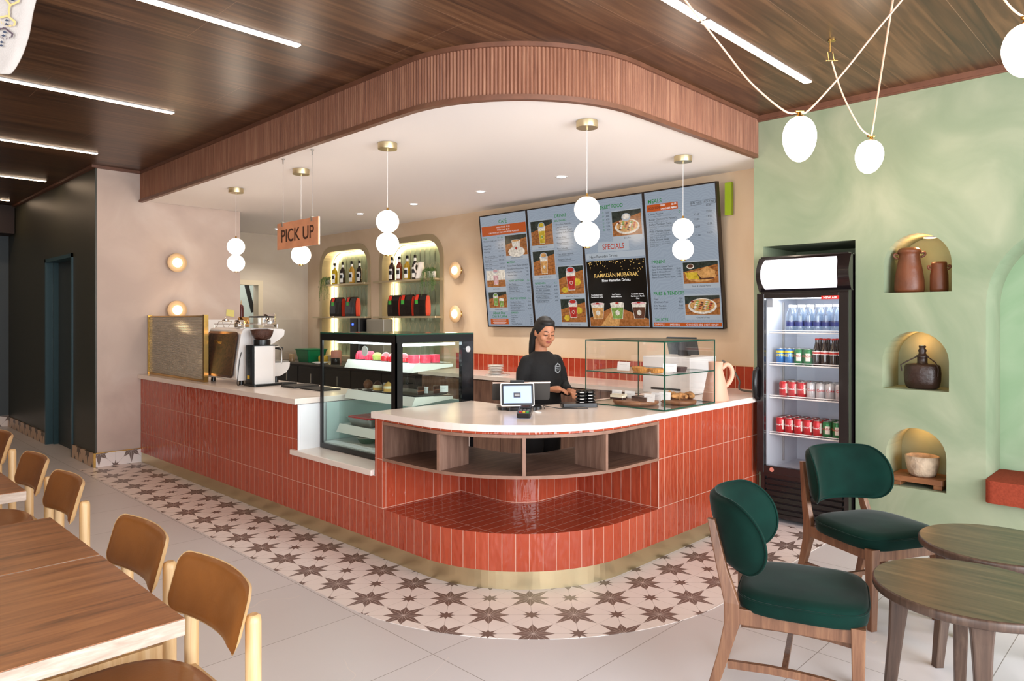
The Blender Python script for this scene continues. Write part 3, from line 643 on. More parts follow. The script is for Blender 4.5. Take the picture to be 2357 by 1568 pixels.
# ================================================================ ESPRESSO MACHINE AND GRINDER
t = thing('espresso_machine', 'white espresso machine with dark walnut back panel on the tiled counter', 'coffee machine', (2.95, 6.27, .905))
def xprof(m, prof, y0, y1, mat, smooth=False):
    n = len(prof); m.add([(x, y0, z) for x, z in prof], [tuple(range(n))], mat); m.add([(x, y1, z) for x, z in prof], [tuple(range(n - 1, -1, -1))], mat)
    m.add([(x, y0, z) for x, z in prof] + [(x, y1, z) for x, z in prof], [(i, n + i, n + (i + 1) % n, (i + 1) % n) for i in range(n)], mat, smooth)
mMW = M('machine_white', '#f1eeec', .22, coat=.5)
m = MB(); xprof(m, [(2.705, .945), (2.93, .945), (2.97, 1.0), (2.97, 1.22), (3.10, 1.30), (3.135, 1.33), (3.14, 1.375), (3.12, 1.385), (2.79, 1.40), (2.755, 1.385), (2.735, 1.34), (2.69, 1.05), (2.69, .98)], 5.945, 6.62, mMW); m.obj('body', t, bevel=.012, seg=3)
mWP = wood('machine_walnut', [(.35, '#24140e'), (.45, '#55331f'), (.52, '#2c1810'), (.6, '#5c3a26'), (.68, '#2e1a12')], (6, 3.5, 6), .5, nscale=1.6)
m = MB(); T0 = Vector((2.683, 0, 1.01)); prof = rrect(5.985, .985, 6.58, 1.345, .04); px = lambda z: 2.684 + max(0, z - 1.05) * .155
m.add([(px(z), y, z) for y, z in prof] + [(px(z) - .008, y, z) for y, z in prof], [tuple(range(len(prof))), tuple(range(2 * len(prof) - 1, len(prof) - 1, -1))] + [(i, (i + 1) % len(prof), len(prof) + (i + 1) % len(prof), len(prof) + i) for i in range(len(prof))], mWP); m.obj('walnut_panel', t)
m = MB(); f1 = rrect(5.968, .965, 6.60, 1.365, .05); f2 = rrect(5.985, .985, 6.58, 1.345, .04); n = len(f1)
m.add([(px(z) - .007, y, z) for y, z in f1] + [(px(z) - .007, y, z) for y, z in f2], [(i, (i + 1) % n, n + (i + 1) % n, n + i) for i in range(n)], M('rose_gold', '#d8a890', .2, 1)); m.obj('panel_frame', t)
Tm = Matrix(((0, .15, -1, px(1.26) - .010), (-1, 0, 0, 6.43), (0, 1, 0, 1.255), (0, 0, 0, 1)))
m = MB(); m.text('NUOVA', .020, Matrix.Translation((0, 0, .022)) @ Tm, mGOLD, 'LEFT', 0); m.text('SIMONELLI', .032, Tm, mGOLD, 'LEFT', 0); m.obj('lettering', t)
m = MB(); xprof(m, [(2.96, .965), (3.10, .965), (3.16, .995), (3.19, 1.04), (3.195, 1.085), (2.96, 1.085)], 5.95, 6.61, mMW); m.obj('drip_tray', t, bevel=.008)
m = MB(); m.box((2.965, 5.96, 1.087), (3.19, 6.60, 1.097), mSTEEL); m.obj('drip_grate', t)
for yy in (6.12, 6.45):
    m = MB(); m.lathe([(.035, -.09), (.038, -.07), (.032, -.02), (.028, 0)], (3.05, yy, 1.30), mCHROME, 20); m.obj('group_head', t)
    m = MB(); m.tube([(3.06, yy, 1.225), (3.13, yy - .0, 1.215), (3.21, yy, 1.20)], [.013, .013, .016], mBLACK, 10); m.obj('portafilter_handle', t)
m = MB(); m.cbox((2.99, 5.975, 1.20), (.05, .03, .17), mBLACK); m.obj('side_control', t)
m = MB(); m.tube([(3.02, 5.96, 1.225), (3.09, 5.955, 1.228), (3.115, 5.955, 1.205), (3.118, 5.955, 1.10), (3.112, 5.955, 1.075)], .007, mSTEEL, 10); m.obj('steam_wand', t)
for x, y in ((2.76, 5.99), (3.08, 5.99), (2.76, 6.57), (3.08, 6.57)): m = MB(); m.lathe([(.022, 0), (.018, .05)], (x, y, .906), mBLACK, 14); m.obj('foot', t)
m = MB(); [m.tube(p, .003, mCHROME, 6) for p in ([(2.78, 5.97, 1.43), (3.08, 5.97, 1.43), (3.08, 6.6, 1.43), (2.78, 6.6, 1.43), (2.78, 5.97, 1.43)],)]
for x, y in ((2.78, 5.97), (3.08, 5.97), (3.08, 6.6), (2.78, 6.6)): m.tube([(x, y, 1.395), (x, y, 1.43)], .003, mCHROME, 6)
m.obj('cup_rail', t)
m = MB(); m.tube([(2.735, 5.935, 1.19), (2.715, 5.93, 1.12), (2.70, 5.92, 1.02), (2.685, 5.91, .93), (2.69, 5.915, .909), (2.72, 5.925, .909)], .003, mBLACK, 6); m.obj('power_cord', t)
t = thing('coffee_grinder', 'white coffee grinder with black side and clear bean hopper', 'coffee grinder', (2.86, 5.81, .905))
m = MB(); m.prism(rrect(2.73, 5.70, 3.0, 5.90, .02), .906, .924, mBLACK); m.obj('base', t)
m = MB(); m.prism([(2.765, 5.75), (2.93, 5.75), (2.955, 5.765), (2.965, 5.79), (2.965, 5.88), (2.765, 5.88)], .924, 1.245, mMW); m.obj('body', t, bevel=.004)
m = MB(); m.box((2.745, 5.755, .924), (2.7645, 5.88, 1.247), mBLACK)
for i in range(12): m.box((2.743, 5.80, 1.06 + i * .011), (2.7455, 5.83, 1.065 + i * .011), mBLACKM)
m.obj('side_panel', t)
m = MB(); m.poly([(2.7435, 5.845, .965), (2.7435, 5.80, .965), (2.7435, 5.80, .995), (2.7435, 5.845, .995)], M('yellow_sticker', '#e6b820', .5)); m.obj('sticker', t)
m = MB(); m.box((2.75, 5.745, 1.245), (2.97, 5.885, 1.253), mBLACK); m.lathe([(.07, 0), (.072, .03), (.07, .045)], (2.86, 5.815, 1.253), mBLACK, 28); m.obj('collar', t)
m = MB(); m.lathe([(.055, .0), (.068, .012), (.09, .05), (.103, .13), (.105, .185), (.105, .20)], (2.86, 5.815, 1.29), mGLASS, 36, caps=False); m.obj('hopper', t)
mBEAN = M('coffee_beans', '#4a2415', .35, bump=1.0, bs=120, var=.5, vs=110)
m = MB(); m.lathe([(.02, .005), (.065, .014), (.087, .05), (.097, .09), (.05, .10), (.02, .097)], (2.86, 5.815, 1.29), mBEAN, 36); o = m.obj('coffee_beans', t); lab(o, 'dark roasted coffee beans'); o['kind'] = 'stuff'
m = MB(); m.lathe([(.106, 0), (.110, .006), (.104, .013), (.02, .016)], (2.86, 5.815, 1.487), mBLACK, 36); m.obj('lid', t)
m = MB(); m.box((3.0, 5.72, .906), (3.14, 5.86, .918), mBLACKM); o = m.obj('tamping_mat', bevel=.003); tag(o, 'black tamping mat lying beside the coffee grinder', 'mat')
# things on top of the machine
def cup_lathe(name, label, cat, c, prof, mat, group=None, seg=24):
    m = MB(); m.lathe(prof, c, mat, seg, caps=False); o = m.obj(name); return tag(o, label, cat, group)
pit = lambda r, h: [(.001, 0), (r, 0), (r * 1.05, h * .3), (r * .95, h), (r * .9, h), (r * .98, h * .3), (r * .9, .005), (.001, .005)]
cup_lathe('milk_pitcher', 'tall polished steel milk pitcher standing on the espresso machine', 'pitcher', (3.06, 6.08, 1.402), pit(.055, .12), mCHROME)
cup_lathe('milk_pitcher', 'shorter gold toned milk pitcher on the espresso machine beside the hopper', 'pitcher', (2.92, 6.3, 1.402), pit(.05, .09), M('gold_steel', '#d0a468', .12, 1))
cup_lathe('milk_pitcher', 'small steel pitcher at the outer end of the espresso machine top', 'pitcher', (2.80, 6.12, 1.402), pit(.04, .065), mCHROME)
t = thing('tamper_stand', 'chrome wire stand holding a round tamper on the espresso machine', 'stand', (2.82, 6.42, 1.40))
m = MB(); m.tube([(2.76, 6.34, 1.402), (2.76, 6.38, 1.45), (2.86, 6.4, 1.455), (2.87, 6.5, 1.402)], .003, mCHROME, 6); m.tube([(2.76, 6.5, 1.402), (2.77, 6.48, 1.45), (2.86, 6.4, 1.455)], .003, mCHROME, 6); m.obj('wire_stand', t)
m = MB(); m.lathe([(.03, 0), (.034, .008), (.03, .016), (.006, .02), (.004, .04)], (2.81, 6.42, 1.453), mCHROME, 24); m.obj('tamper', t)
m = MB(); T = Matrix.Translation((3.50, 7.886, 1.50)); v = [(3.455, 7.885, 1.515), (3.545, 7.885, 1.50), (3.55, 7.883, 1.575), (3.46, 7.883, 1.585)]; m.poly(v, M('sticky_note_paper', '#e8dc86', .8)); o = m.obj('sticky_note', solid=.001); tag(o, 'yellow sticky note on the column wall above the espresso machine', 'note')
m = MB(); m.poly([(3.2, 7.886, 1.26), (3.6, 7.886, 1.26), (3.6, 7.886, 1.47), (3.2, 7.886, 1.47)], mWHITE); o = m.obj('paper_sheet', solid=.001); tag(o, 'white paper sheet taped to the column wall behind the espresso machine', 'paper')
m = MB(); m.prism(rrect(2.93, 4.98, 3.12, 5.30, .01), .906, .914, mBLACKM); o = m.obj('tray'); tag(o, 'flat black tray on the worktop beside the cake case', 'tray')
m = MB(); m.prism(rrect(2.90, 5.34, 3.14, 5.56, .01), .906, .922, M('slate_tray', '#2c2826', .5)); o = m.obj('tray'); tag(o, 'dark tray on the worktop between the grinder and the other tray', 'tray')
# items on the prep counter
t = thing('plastic_bin', 'green plastic bin on the black prep counter', 'bin', (5.15, 8.95, .885))
m = MB(); mGB = M('green_plastic', '#0b7a4b', .35); r0 = rrect(5.0, 8.80, 5.24, 9.08, .02); r1 = rrect(4.97, 8.76, 5.27, 9.12, .025); r2 = rrect(4.955, 8.745, 5.285, 9.135, .03)
m.loft([[(x, y, .886) for x, y in r0], [(x, y, 1.05) for x, y in r1], [(x, y, 1.055) for x, y in r2], [(x, y, 1.065) for x, y in r2]], mGB, False, True); m.obj('body', t)
m = MB(); m.lathe([(.06, 0), (.066, .06), (.06, .09)], (5.12, 8.62, .886), M('yellow_lid', '#d8b23a', .5), 20); o = m.obj('jar'); tag(o, 'yellow jar beside the green bin on the prep counter', 'jar')
m = MB(); m.lathe([(.07, 0), (.072, .15), (.06, .17)], (5.2, 8.42, .886), M('pink_tub', '#d08a78', .5), 20); o = m.obj('tub'); tag(o, 'dusty pink tub on the prep counter next to the yellow jar', 'tub')
cup_lathe('glass_cup', 'small glass of brown drink on the prep counter near the green bin', 'glass', (4.98, 9.22, .886), [(.035, 0), (.045, .1), (.042, .1), (.033, .05), (.001, .05)], M('iced_coffee', '#9b7f5f', .15))
m = MB(); [m.lathe([(.05, 0), (.12, .02), (.11, .022)], (4.95, 8.4 + i * .0, .886 + i * .012), mWHITE, 20) for i in (0,)]; o = m.obj('plate'); tag(o, 'white plate with scraps on the prep counter', 'plate')
t = thing('syrup_dispenser', 'black drink dispenser with a blue display below the shelf niches', 'dispenser', (5.3, 7.98, .885))
m = MB(); m.prism(rrect(5.2, 7.90, 5.42, 8.11, .03), .886, 1.49, mBLACK); m.obj('body', t, bevel=.006)
m = MB(); m.prism([(5.198, 8.04), (5.198, 8.0), (5.2, 8.0), (5.2, 8.04)], 1.395, 1.42, M('blue_display', '#1030ff', .4, emit='#3a5cff', es=3)); m.obj('display', t)
m = MB(); m.box((5.3, 7.48, .886), (5.45, 7.86, 1.475), M('frosted_panel', '#8b8578', .3)); o = m.obj('ice_machine', bevel=.01); tag(o, 'grey brushed ice machine below the shelf niches', 'appliance')
cup_lathe('knock_box', 'round black knock box on the prep counter close to the green bin', 'box', (5.05, 8.2, .886), [(.001, 0), (.06, 0), (.06, .08), (.001, .08)], mBLACK)
# glass splash guard on the far kitchen wall
m = MB(); m.box((4.98, 9.60, .93), (5.46, 9.605, 1.47), mGLASS); o = m.obj('splash_guard'); tag(o, 'clear glass splash guard in front of the kitchen corner', 'glass panel')
# sauce bottles on the pass-through
for i, (x, c, l) in enumerate([(4.50, '#b86a34', 'orange sauce bottle in the kitchen pass-through'), (4.58, '#5c2420', 'dark red sauce bottle in the kitchen pass-through')]):
    t = thing('sauce_bottle', l, 'bottle', (x, 9.95, 1.40)); m = MB(); m.lathe([(.036, 0), (.036, .2), (.03, .24), (.012, .26)], (x, 9.95, 1.43), M('sauce' + str(i), c, .3), 16); m.obj('body', t)
    m = MB(); m.lathe([(.014, 0), (.004, .06)], (x, 9.95, 1.69), M('nozzle_cream', '#e6c79c', .4), 10); m.obj('nozzle', t)
t = thing('shelf_rack', 'dark steel shelf rack seen through the kitchen pass-through', 'rack', (4.75, 10.2, .0))
m = MB(); m.box((4.3, 9.86, 1.40), (5.1, 10.2, 1.43), mSTEEL); m.obj('shelf', t)
m = MB(); m.box((4.3, 9.86, 0), (4.33, 10.2, 1.40), mPC); m.obj('post', t); m = MB(); m.box((5.07, 9.86, 0), (5.1, 10.2, 1.40), mPC); m.obj('post', t)
t = thing('wall_banner', 'slanted black strip hanging in the room beyond the pass-through', 'strip', (4.9, 10.3, 1.6)); m = MB(); m.cbox((4.86, 10.3, 1.85), (.06, .02, .55), mBLACKM, ry=rad(-14)); m.obj('strip', t)
# ================================================================ SHELF NICHES CONTENT
for (y0, y1, z, l) in [(8.06, 9.20, 1.972, 'upper shelf across the niche by the kitchen corner'), (8.04, 9.40, 1.513, 'lower shelf across the niche by the kitchen corner'),
                       (6.60, 7.86, 1.972, 'upper shelf across the niche next to the sconces'), (6.57, 7.86, 1.513, 'lower shelf across the niche next to the sconces')]:
    m = MB(); m.prism(rrect(5.40, y0, 5.655, y1, .012), z - .022, z, mBRONZE); o = m.obj('wall_shelf', bevel=.003); tag(o, 'champagne coloured ' + l, 'shelf', 'slim metal shelves in the niches')
mNECK = M('bottle_neck_white', '#f0eee8', .4); mLBL = M('bottle_label_white', '#efece6', .5)
def bottle(x, y, z, col, label, grp='syrup bottles on the niche shelves'):
    t = thing('syrup_bottle', label, 'bottle', (x, y, z), group=grp)
    m = MB(); m.lathe([(.036, 0), (.040, .006), (.040, .165), (.036, .19), (.022, .215), (.015, .235), (.015, .27)], (x, y, z), M('syrup' + col, col, .08, coat=.6), 24); m.obj('glass_body', t)
    a0, a1 = 150, 240; vs = []; r = .0408
    for i in range(7):
        a = rad(a0 + (a1 - a0) * i / 6); vs += [(x + r * cos(a), y + r * sin(a), z + .02), (x + r * cos(a), y + r * sin(a), z + .15)]
    m = MB(); m.add(vs, [(2 * i, 2 * i + 2, 2 * i + 3, 2 * i + 1) for i in range(6)], mLBL)
    r = .0413; vs = []
    for i in range(5):
        a = rad(a0 + 8 + (a1 - a0 - 16) * i / 4); vs += [(x + r * cos(a), y + r * sin(a), z + .075), (x + r * cos(a), y + r * sin(a), z + .125)]
    m.add(vs, [(2 * i, 2 * i + 2, 2 * i + 3, 2 * i + 1) for i in range(4)], mBLACKM); m.obj('label', t)
    m = MB(); m.lathe([(.0165, .225), (.0165, .268)], (x, y, z), mNECK, 16); m.obj('neck_band', t)
    m = MB(); m.lathe([(.018, .266), (.018, .3), (.012, .305)], (x, y, z), mBLACK, 16); m.obj('cap', t)
for y, c, l in [(8.90, '#c9a812', 'bright yellow syrup bottle, first in the niche by the kitchen corner'), (8.69, '#1c0d08', 'dark syrup bottle beside the bright yellow one in the corner niche'), (8.46, '#b98f35', 'pale amber syrup bottle in the corner niche, between two dark bottles'), (8.27, '#120a08', 'dark syrup bottle at the inner end of the corner niche shelf'),
                (7.53, '#2a0f0c', 'dark red syrup bottle first on the shelf nearest the sconces'), (7.37, '#7a2c0c', 'reddish amber syrup bottle in the niche nearest the sconces'), (7.205, '#b08a12', 'yellow syrup bottle in the niche nearest the sconces'), (7.045, '#120806', 'dark syrup bottle standing beside the white jug')]:
    bottle(5.47, y, 1.973, c, l)
def smooth3(pts, n=5):
    P = [Vector(p) for p in pts]; out_ = []
    for k in range(len(P) - 1):
        p0, p1, p2, p3 = P[max(k - 1, 0)], P[k], P[k + 1], P[min(k + 2, len(P) - 1)]
        for u in range(n): v = u / n; out_.append(.5 * ((2 * p1) + (p2 - p0) * v + (2 * p0 - 5 * p1 + 4 * p2 - p3) * v * v + (3 * p1 - p0 - 3 * p2 + p3) * v ** 3))
    return out_ + [P[-1]]
# white jug on shelf
def jug(c, s, mat, label, ang, cat='jug'):
    t = thing('ceramic_jug', label, cat, c)
    m = MB(); m.lathe([(.001, 0), (.062 * s, 0), (.066 * s, .01 * s), (.045 * s, .12 * s), (.035 * s, .16 * s), (.036 * s, .2 * s), (.032 * s, .2 * s), (.03 * s, .16 * s)], c, mat, 32, caps=False); m.obj('body', t)
    d = (cos(ang), sin(ang)); pr = [(.034, .165), (.06, .185), (.085, .165), (.088, .125), (.07, .09), (.052, .075)]
    m = MB(); m.tube(smooth3([(c[0] + d[0] * a * s, c[1] + d[1] * a * s, c[2] + b * s) for a, b in pr]), .011 * s, mat, 12); m.obj('handle', t)
jug((5.46, 6.915, 1.973), 1.03, M('matte_ceramic_white', '#efe6dc', .6), 'matte white jug with a loop handle beside the dark bottle on the niche shelf', rad(110))
# coffee bags
mBAG = M('bag_black', '#1d1614', .3, bump=.35, bs=22); mBAGR = M('bag_red', '#c9331f', .35, bump=.3, bs=25); mBGR = M('bag_green', '#3e9a3a', .5)
def bag(y, w, rz, label):
    t = thing('coffee_bag', label, 'coffee bag', (5.46, y, 1.514), rad(rz), 'coffee bean bags on the niche shelves')
    h = .27; hw = w / 2; d = .045
    m = MB(); m.T = ROOTW[t.name]; rings = []
    for k, (s_, dd, z) in enumerate([(1, .9, 0), (1.02, 1.05, .04), (1.0, 1.1, .13), (.98, .95, .2), (.99, .5, .25), (1.0, .12, h)]):
        rings.append([(x * d * dd, yy * hw * s_, z) for x, yy in ((-1, -1), (-1.12, 0), (-1, 1), (0, 1.0), (1, 1), (1.12, 0), (1, -1), (0, -1.0))])
    m.loft(rings, mBAG, False); m.obj('bag', t)
    for sgn in (-1, 1):
        m = MB(); m.T = ROOTW[t.name]; m.loft([[(-d * dd * .8, sgn * hw * s_, z), (d * dd * .8, sgn * hw * s_, z), (d * dd * .8, sgn * (hw * s_ + .006), z), (-d * dd * .8, sgn * (hw * s_ + .006), z)] for s_, dd, z in [(1, .9, .005), (1.02, 1.05, .04), (1.0, 1.1, .13), (.98, .95, .2), (.99, .5, .25)]], mBAGR, False); m.obj('side_gusset', t)
    m = MB(); m.T = ROOTW[t.name]; x0 = -d * 1.18
    m.add([(x0, .075, .15), (x0, .02, .15), (x0, .02, .2), (x0, .075, .2)], [(0, 1, 2, 3)], mBGR)
    m.add([(x0, .075, .2), (x0, .02, .2), (-d * .75, .02, .262), (-d * .75, .075, .262)], [(0, 1, 2, 3)], mBAGR); m.obj('label', t)
for y, w, rz, l in [(8.80, .235, 10, 'black coffee bag nearest the corner on the lower niche shelf'), (8.42, .24, 2, 'black coffee bag turned to show its red side, lower shelf of the corner niche'), (7.44, .20, 6, 'black coffee bag, first of three in the niche next to the sconces'), (7.17, .20, 6, 'middle black coffee bag of the three next to each other'), (6.89, .21, 2, 'black coffee bag showing its red side, nearest the sconces')]: bag(y, w, rz, l)
# trailing plants
def plant(name, c, label, trails, seedv, potr=.05):
    t = thing(name, label, 'plant', c); rnd = random.Random(seedv)
    m = MB(); m.lathe([(.001, 0), (potr * .8, 0), (potr, potr * 1.5), (potr * .93, potr * 1.5), (.001, potr * 1.3)], c, M('grey_pot' if potr < .05 else 'white_pot', '#b8b0a4' if potr < .05 else '#efe9e2', .6), 20, caps=False); m.obj('pot', t)
    m = MB(); ml = M('leaf_green', '#4d7a36', .5, var=.3, vs=30); ms = M('stem_green', '#5c7a3c', .6); mst = MB()
    for i in range(trails):
        a = rnd.uniform(0, 2 * pi); L = rnd.uniform(.08, .34) if trails > 1 else .3; out = rnd.uniform(.05, .1)
        dx, dy = cos(a) * out, sin(a) * out
        if dx > .03: dx *= .4
        pts = [Vector(c) + Vector((dx * .3, dy * .3, potr * 1.5)), Vector(c) + Vector((dx * .8, dy * .8, potr * 1.5 + rnd.uniform(.02, .05)))]
        bx = -.07 if L > .12 else dx
        for k in range(1, 9): pts.append(Vector(c) + Vector((bx * .9 + dx * .3, dy * (1 + .1 * k), potr * 1.5 + .03 - L * (k / 8) ** 1.1)))
        mst.tube(pts, .0012, ms, 4)
        for p, q in zip(pts, pts[1:]):
            for _ in range(4):
                u = rnd.random(); o = p.lerp(q, u); d = Vector((rnd.uniform(-1, 1), rnd.uniform(-1, 1), rnd.uniform(-.6, .5))).normalized(); w = d.cross(Vector((0, 0, 1))).normalized() * .0035
                ln = rnd.uniform(.010, .018); m.add([o, o + d * ln * .5 + w, o + d * ln, o + d * ln * .5 - w], [(0, 1, 2, 3)], ml)
    mst.obj('stems', t); m.obj('foliage', t)
plant('trailing_plant', (5.47, 9.08, 1.973), 'trailing green plant in a small grey pot at the corner niche', 34, 3, .045)
plant('trailing_plant', (5.46, 6.705, 1.973), 'trailing green plant in a white pot next to the white jug', 40, 5, .055)
# ================================================================ REFRIGERATED CAKE CASE
X0, X1, Y0, Y1, Zb, Zt = 2.73, 3.405, 3.716, 4.639, .537, 1.378
t = thing('cake_display_case', 'black framed refrigerated glass cake case set into the counter', 'display case', ((X0 + X1) / 2, (Y0 + Y1) / 2, Zb))
mCASEW = M('case_inner_white', '#dfe4e4', .4)
m = MB(); m.box((X0, Y0, Zb), (X1, Y1, Zb + .035), mBLACK); m.box((X0 + .02, Y0 + .02, Zb + .035), (X1 - .02, Y1 - .02, Zb + .045), mCASEW); m.obj('base', t)
m = MB(); m.box((X0, Y0, Zt - .008), (X1, Y1, Zt), mGEDGE); m.obj('top_glass', t)
m = MB(); m.box((X0 + .0, Y0 + .0, Zt - .058), (X0 + .006, Y1, Zt - .008), mBLACK); m.obj('top_border', t)
m = MB(); m.box((X0, Y0, Zt - .058), (X1, Y0 + .006, Zt - .008), mBLACK); m.obj('top_border', t)
m = MB(); m.box((X0, Y0, Zb + .035), (X0 + .012, Y0 + .05, Zt - .058), mBLACK); m.box((X0, Y0, Zb + .035), (X0 + .055, Y0 + .008, Zt - .058), mBLACK); m.obj('corner_post', t)
m = MB(); m.box((X0, Y1 - .03, Zb + .035), (X0 + .012, Y1, Zt - .058), mBLACK); m.obj('corner_post', t)
m = MB(); m.box((X1 - .11, Y0, Zb + .035), (X1, Y0 + .03, Zt - .058), M('case_side_black', '#10151a', .12)); m.obj('side_post', t)
m = MB(); m.box((X1 - .03, Y0 + .03, Zb + .035), (X1, Y0 + .07, Zt - .058), mBLACK); m.obj('rear_post', t)
m = MB(); m.box((X1 - .03, Y1 - .04, Zb + .035), (X1, Y1, Zt - .058), mBLACK); m.obj('rear_post', t)
m = MB(); m.add([(X0 + .003, Y0 + .05, Zb + .035), (X0 + .003, Y1 - .03, Zb + .035), (X0 + .003, Y1 - .03, Zt - .04), (X0 + .003, Y0 + .05, Zt - .04)], [(0, 1, 2, 3)], mGLASSG); m.obj('front_glass', t)
m = MB(); m.add([(X0 + .055, Y0 + .003, Zb + .035), (X1 - .11, Y0 + .003, Zb + .035), (X1 - .11, Y0 + .003, Zt - .04), (X0 + .055, Y0 + .003, Zt - .04)], [(0, 1, 2, 3)], mGLASSG); m.obj('side_glass', t)
m = MB(); m.add([(X1 - .012, Y0 + .07, Zb + .3), (X1 - .012, Y1 - .04, Zb + .3), (X1 - .012, Y1 - .04, Zt - .04), (X1 - .012, Y0 + .07, Zt - .04)], [(0, 1, 2, 3)], mGLASSG); m.obj('rear_glass', t)
m = MB(); m.box((X1 - .05, Y0 + .07, Zb + .045), (X1 - .03, Y1 - .04, Zb + .36), M('case_teal_panel', '#b3cbc6', .35)); m.box((X0 + .05, Y1 - .012, Zb + .045), (X1 - .05, Y1 - .004, .86), M('case_teal_panel', '#b3cbc6')); m.obj('inner_lining', t)
m = MB(); m.box((X0 + .09, Y0 + .10, Zt - .078), (X0 + .105, Y1 - .08, Zt - .066), mLEDW); m.obj('light_bar', t)
m = MB(); m.box((X0 + .08, Y0 + .05, Zt - .085), (X1 - .13, Y0 + .065, Zt - .068), mLEDW); m.obj('light_bar', t)
lamp('cake_case_light', 'AREA', (3.05, 4.18, Zt - .03), 5, (.92, .97, 1), .5, .8)
m = MB(); m.lathe([(.001, 0), (.035, 0), (.035, .003)], (X0 - .002, 4.06, Zt - .12), M('sticker_round', '#c9d6d0', .5), 24, axis=(-1, 0, 0)); lab(m.obj('sticker', t), 'round pale sticker')
m = MB(); m.lathe([(.001, 0), (.022, 0), (.022, .008)], (X1 - .06, Y0 - .001, Zt - .115), mCHROME, 24, axis=(0, -1, 0)); lab(m.obj('lock', t), 'round chrome lock')
SH = [(2.93, 1.150, 1.172), (2.93, .925, .948), (2.86, .68, .70)]
mRAILW = M('price_rail', '#e9e6e0', .35)
for xf, z0, z1 in SH:
    m = MB(); m.add([(xf, 3.77, z1), (xf + .33, 3.77, z1), (xf + .33, 4.585, z1), (xf, 4.585, z1)], [(0, 1, 2, 3)], M('shelf_glass', '#cfd8d6', .15)); sh = m.obj('shelf', t)
    m = MB(); m.add([(xf, 3.77, z1 + .004), (xf, 4.585, z1 + .004), (xf - .03, 4.585, z0 - .035), (xf - .03, 3.77, z0 - .035)], [(0, 1, 2, 3)], mRAILW); m.add([(xf, 3.77, z1 + .004), (xf + .33, 3.77, z1 - .01), (xf + .33, 3.77, z1 - .03), (xf - .03, 3.77, z0 - .035)], [(0, 1, 2, 3)], mRAILW); m.obj('price_rail', sh)
mPK = M('raspberry_glaze', '#dd3b56', .4, bump=.5, bs=60); mRD = M('red_glaze', '#c7232f', .12, coat=1); mCHOC = M('chocolate', '#3a2018', .35, bump=.3, bs=80); mCRM = M('cream', '#f0e2c0', .5); mSPG = M('sponge', '#d9a95c', .7, bump=.4, bs=90); mGRN = M('pistachio', '#a9b35a', .6, bump=.4, bs=80)
rnd = random.Random(2)
zs = SH[0][2] + .002
k = 0
for y, kind, l in [(4.50, 'rose', 'pink rose shaped cake, first on the top shelf of the cake case'), (4.37, 'rose', 'pink rose cake on a chocolate base, top shelf of the cake case'), (4.285, 'cup', 'pistachio green cream cup on the top shelf of the cake case'), (4.18, 'ball', 'shiny red domed cake on the top shelf beside the green cup'), (4.09, 'ball', 'shiny red domed cake hidden behind the dark case post'),
                   (3.965, 'ball', 'red glazed cake just right of the dark case post, top shelf')]:
    x = 2.985; t2 = thing('small_cake', l, 'cake', (x, y, zs), group='small cakes in the case')
    if kind == 'rose':
        m = MB(); rings = []
        for i in range(9):
            z = .0 + .062 * i / 8; r = .036 * sqrt(max(.02, 1 - (i / 8.6) ** 2.6)); rings.append([(x + r * (1 + .10 * cos(8 * a)) * cos(a), y + r * (1 + .10 * cos(8 * a)) * sin(a), zs + z + .004) for a in [2 * pi * j / 48 for j in range(48)]])
        m.loft(rings, mPK); m.obj('glaze', t2)
    elif kind == 'ball': m = MB(); m.lathe([(.036, 0), (.039, .02), (.032, .045), (.015, .06), (.001, .063)], (x, y, zs + .002), mRD, 28); m.obj('glaze', t2)
    else: m = MB(); m.lathe([(.03, 0), (.036, .03), (.034, .04), (.02, .055), (.001, .058)], (x, y, zs + .002), mGRN, 24); m.obj('glaze', t2)
    m = MB(); m.lathe([(.038, 0), (.038, .004)], (x, y, zs - .001), mCHOC, 24); m.obj('base', t2)
for x, y, l in [(3.135, 3.82, 'outermost'), (3.06, 3.83, 'middle one'), (2.985, 3.86, 'innermost')]:
    m = MB(); m.prism(rrect(x - .032, y - .03, x + .032, y + .03, .015), zs, zs + .055, mPK); o = m.obj('small_cake', bevel=.008); tag(o, 'square pink glazed cake, ' + l + ' of three along the side glass', 'cake', 'small cakes in the case')
zs = SH[1][2] + .004
m = MB(); m.box((2.95, 3.79, zs), (3.22, 4.48, zs + .008), M('slate_board', '#3b322e', .6)); o = m.obj('slate_board'); tag(o, 'dark slate serving board on the middle shelf of the cake case', 'board')
zz = zs + .009
for y, kind, l in [(4.41, 'b', 'round brown chocolate ball dessert on the slate board'), (4.29, 'c', 'layered cream dessert with chocolate top, next to the brown ball'), (4.16, 'd', 'cream and sponge dessert with brown crumbs near the case post')]:
    t2 = thing('dessert', l, 'dessert', (2.99, y, zz), group='desserts on the slate board')
    if kind == 'b': m = MB(); m.ball((2.99, y, zz + .034), .034, M('choc_ball', '#6b4026', .5, bump=.8, bs=90), 24, 14); m.obj('ball', t2)
    else:
        m = MB(); m.lathe([(.033, 0), (.035, .02)], (2.99, y, zz), mSPG, 24); m.obj('sponge', t2); m = MB(); m.lathe([(.035, .02), (.034, .038)], (2.99, y, zz), mCRM, 24); m.obj('cream', t2)
        m = MB(); m.lathe([(.034, .038), (.026, .05), (.008, .066), (.001, .068)], (2.99, y, zz), mCHOC if kind == 'c' else mSPG, 20); m.obj('topping', t2)
    m = MB(); m.lathe([(.001, -.0), (.042, 0), (.044, .003)], (2.99, y, zz - .004), mWHITE, 20); m.obj('paper_base', t2)
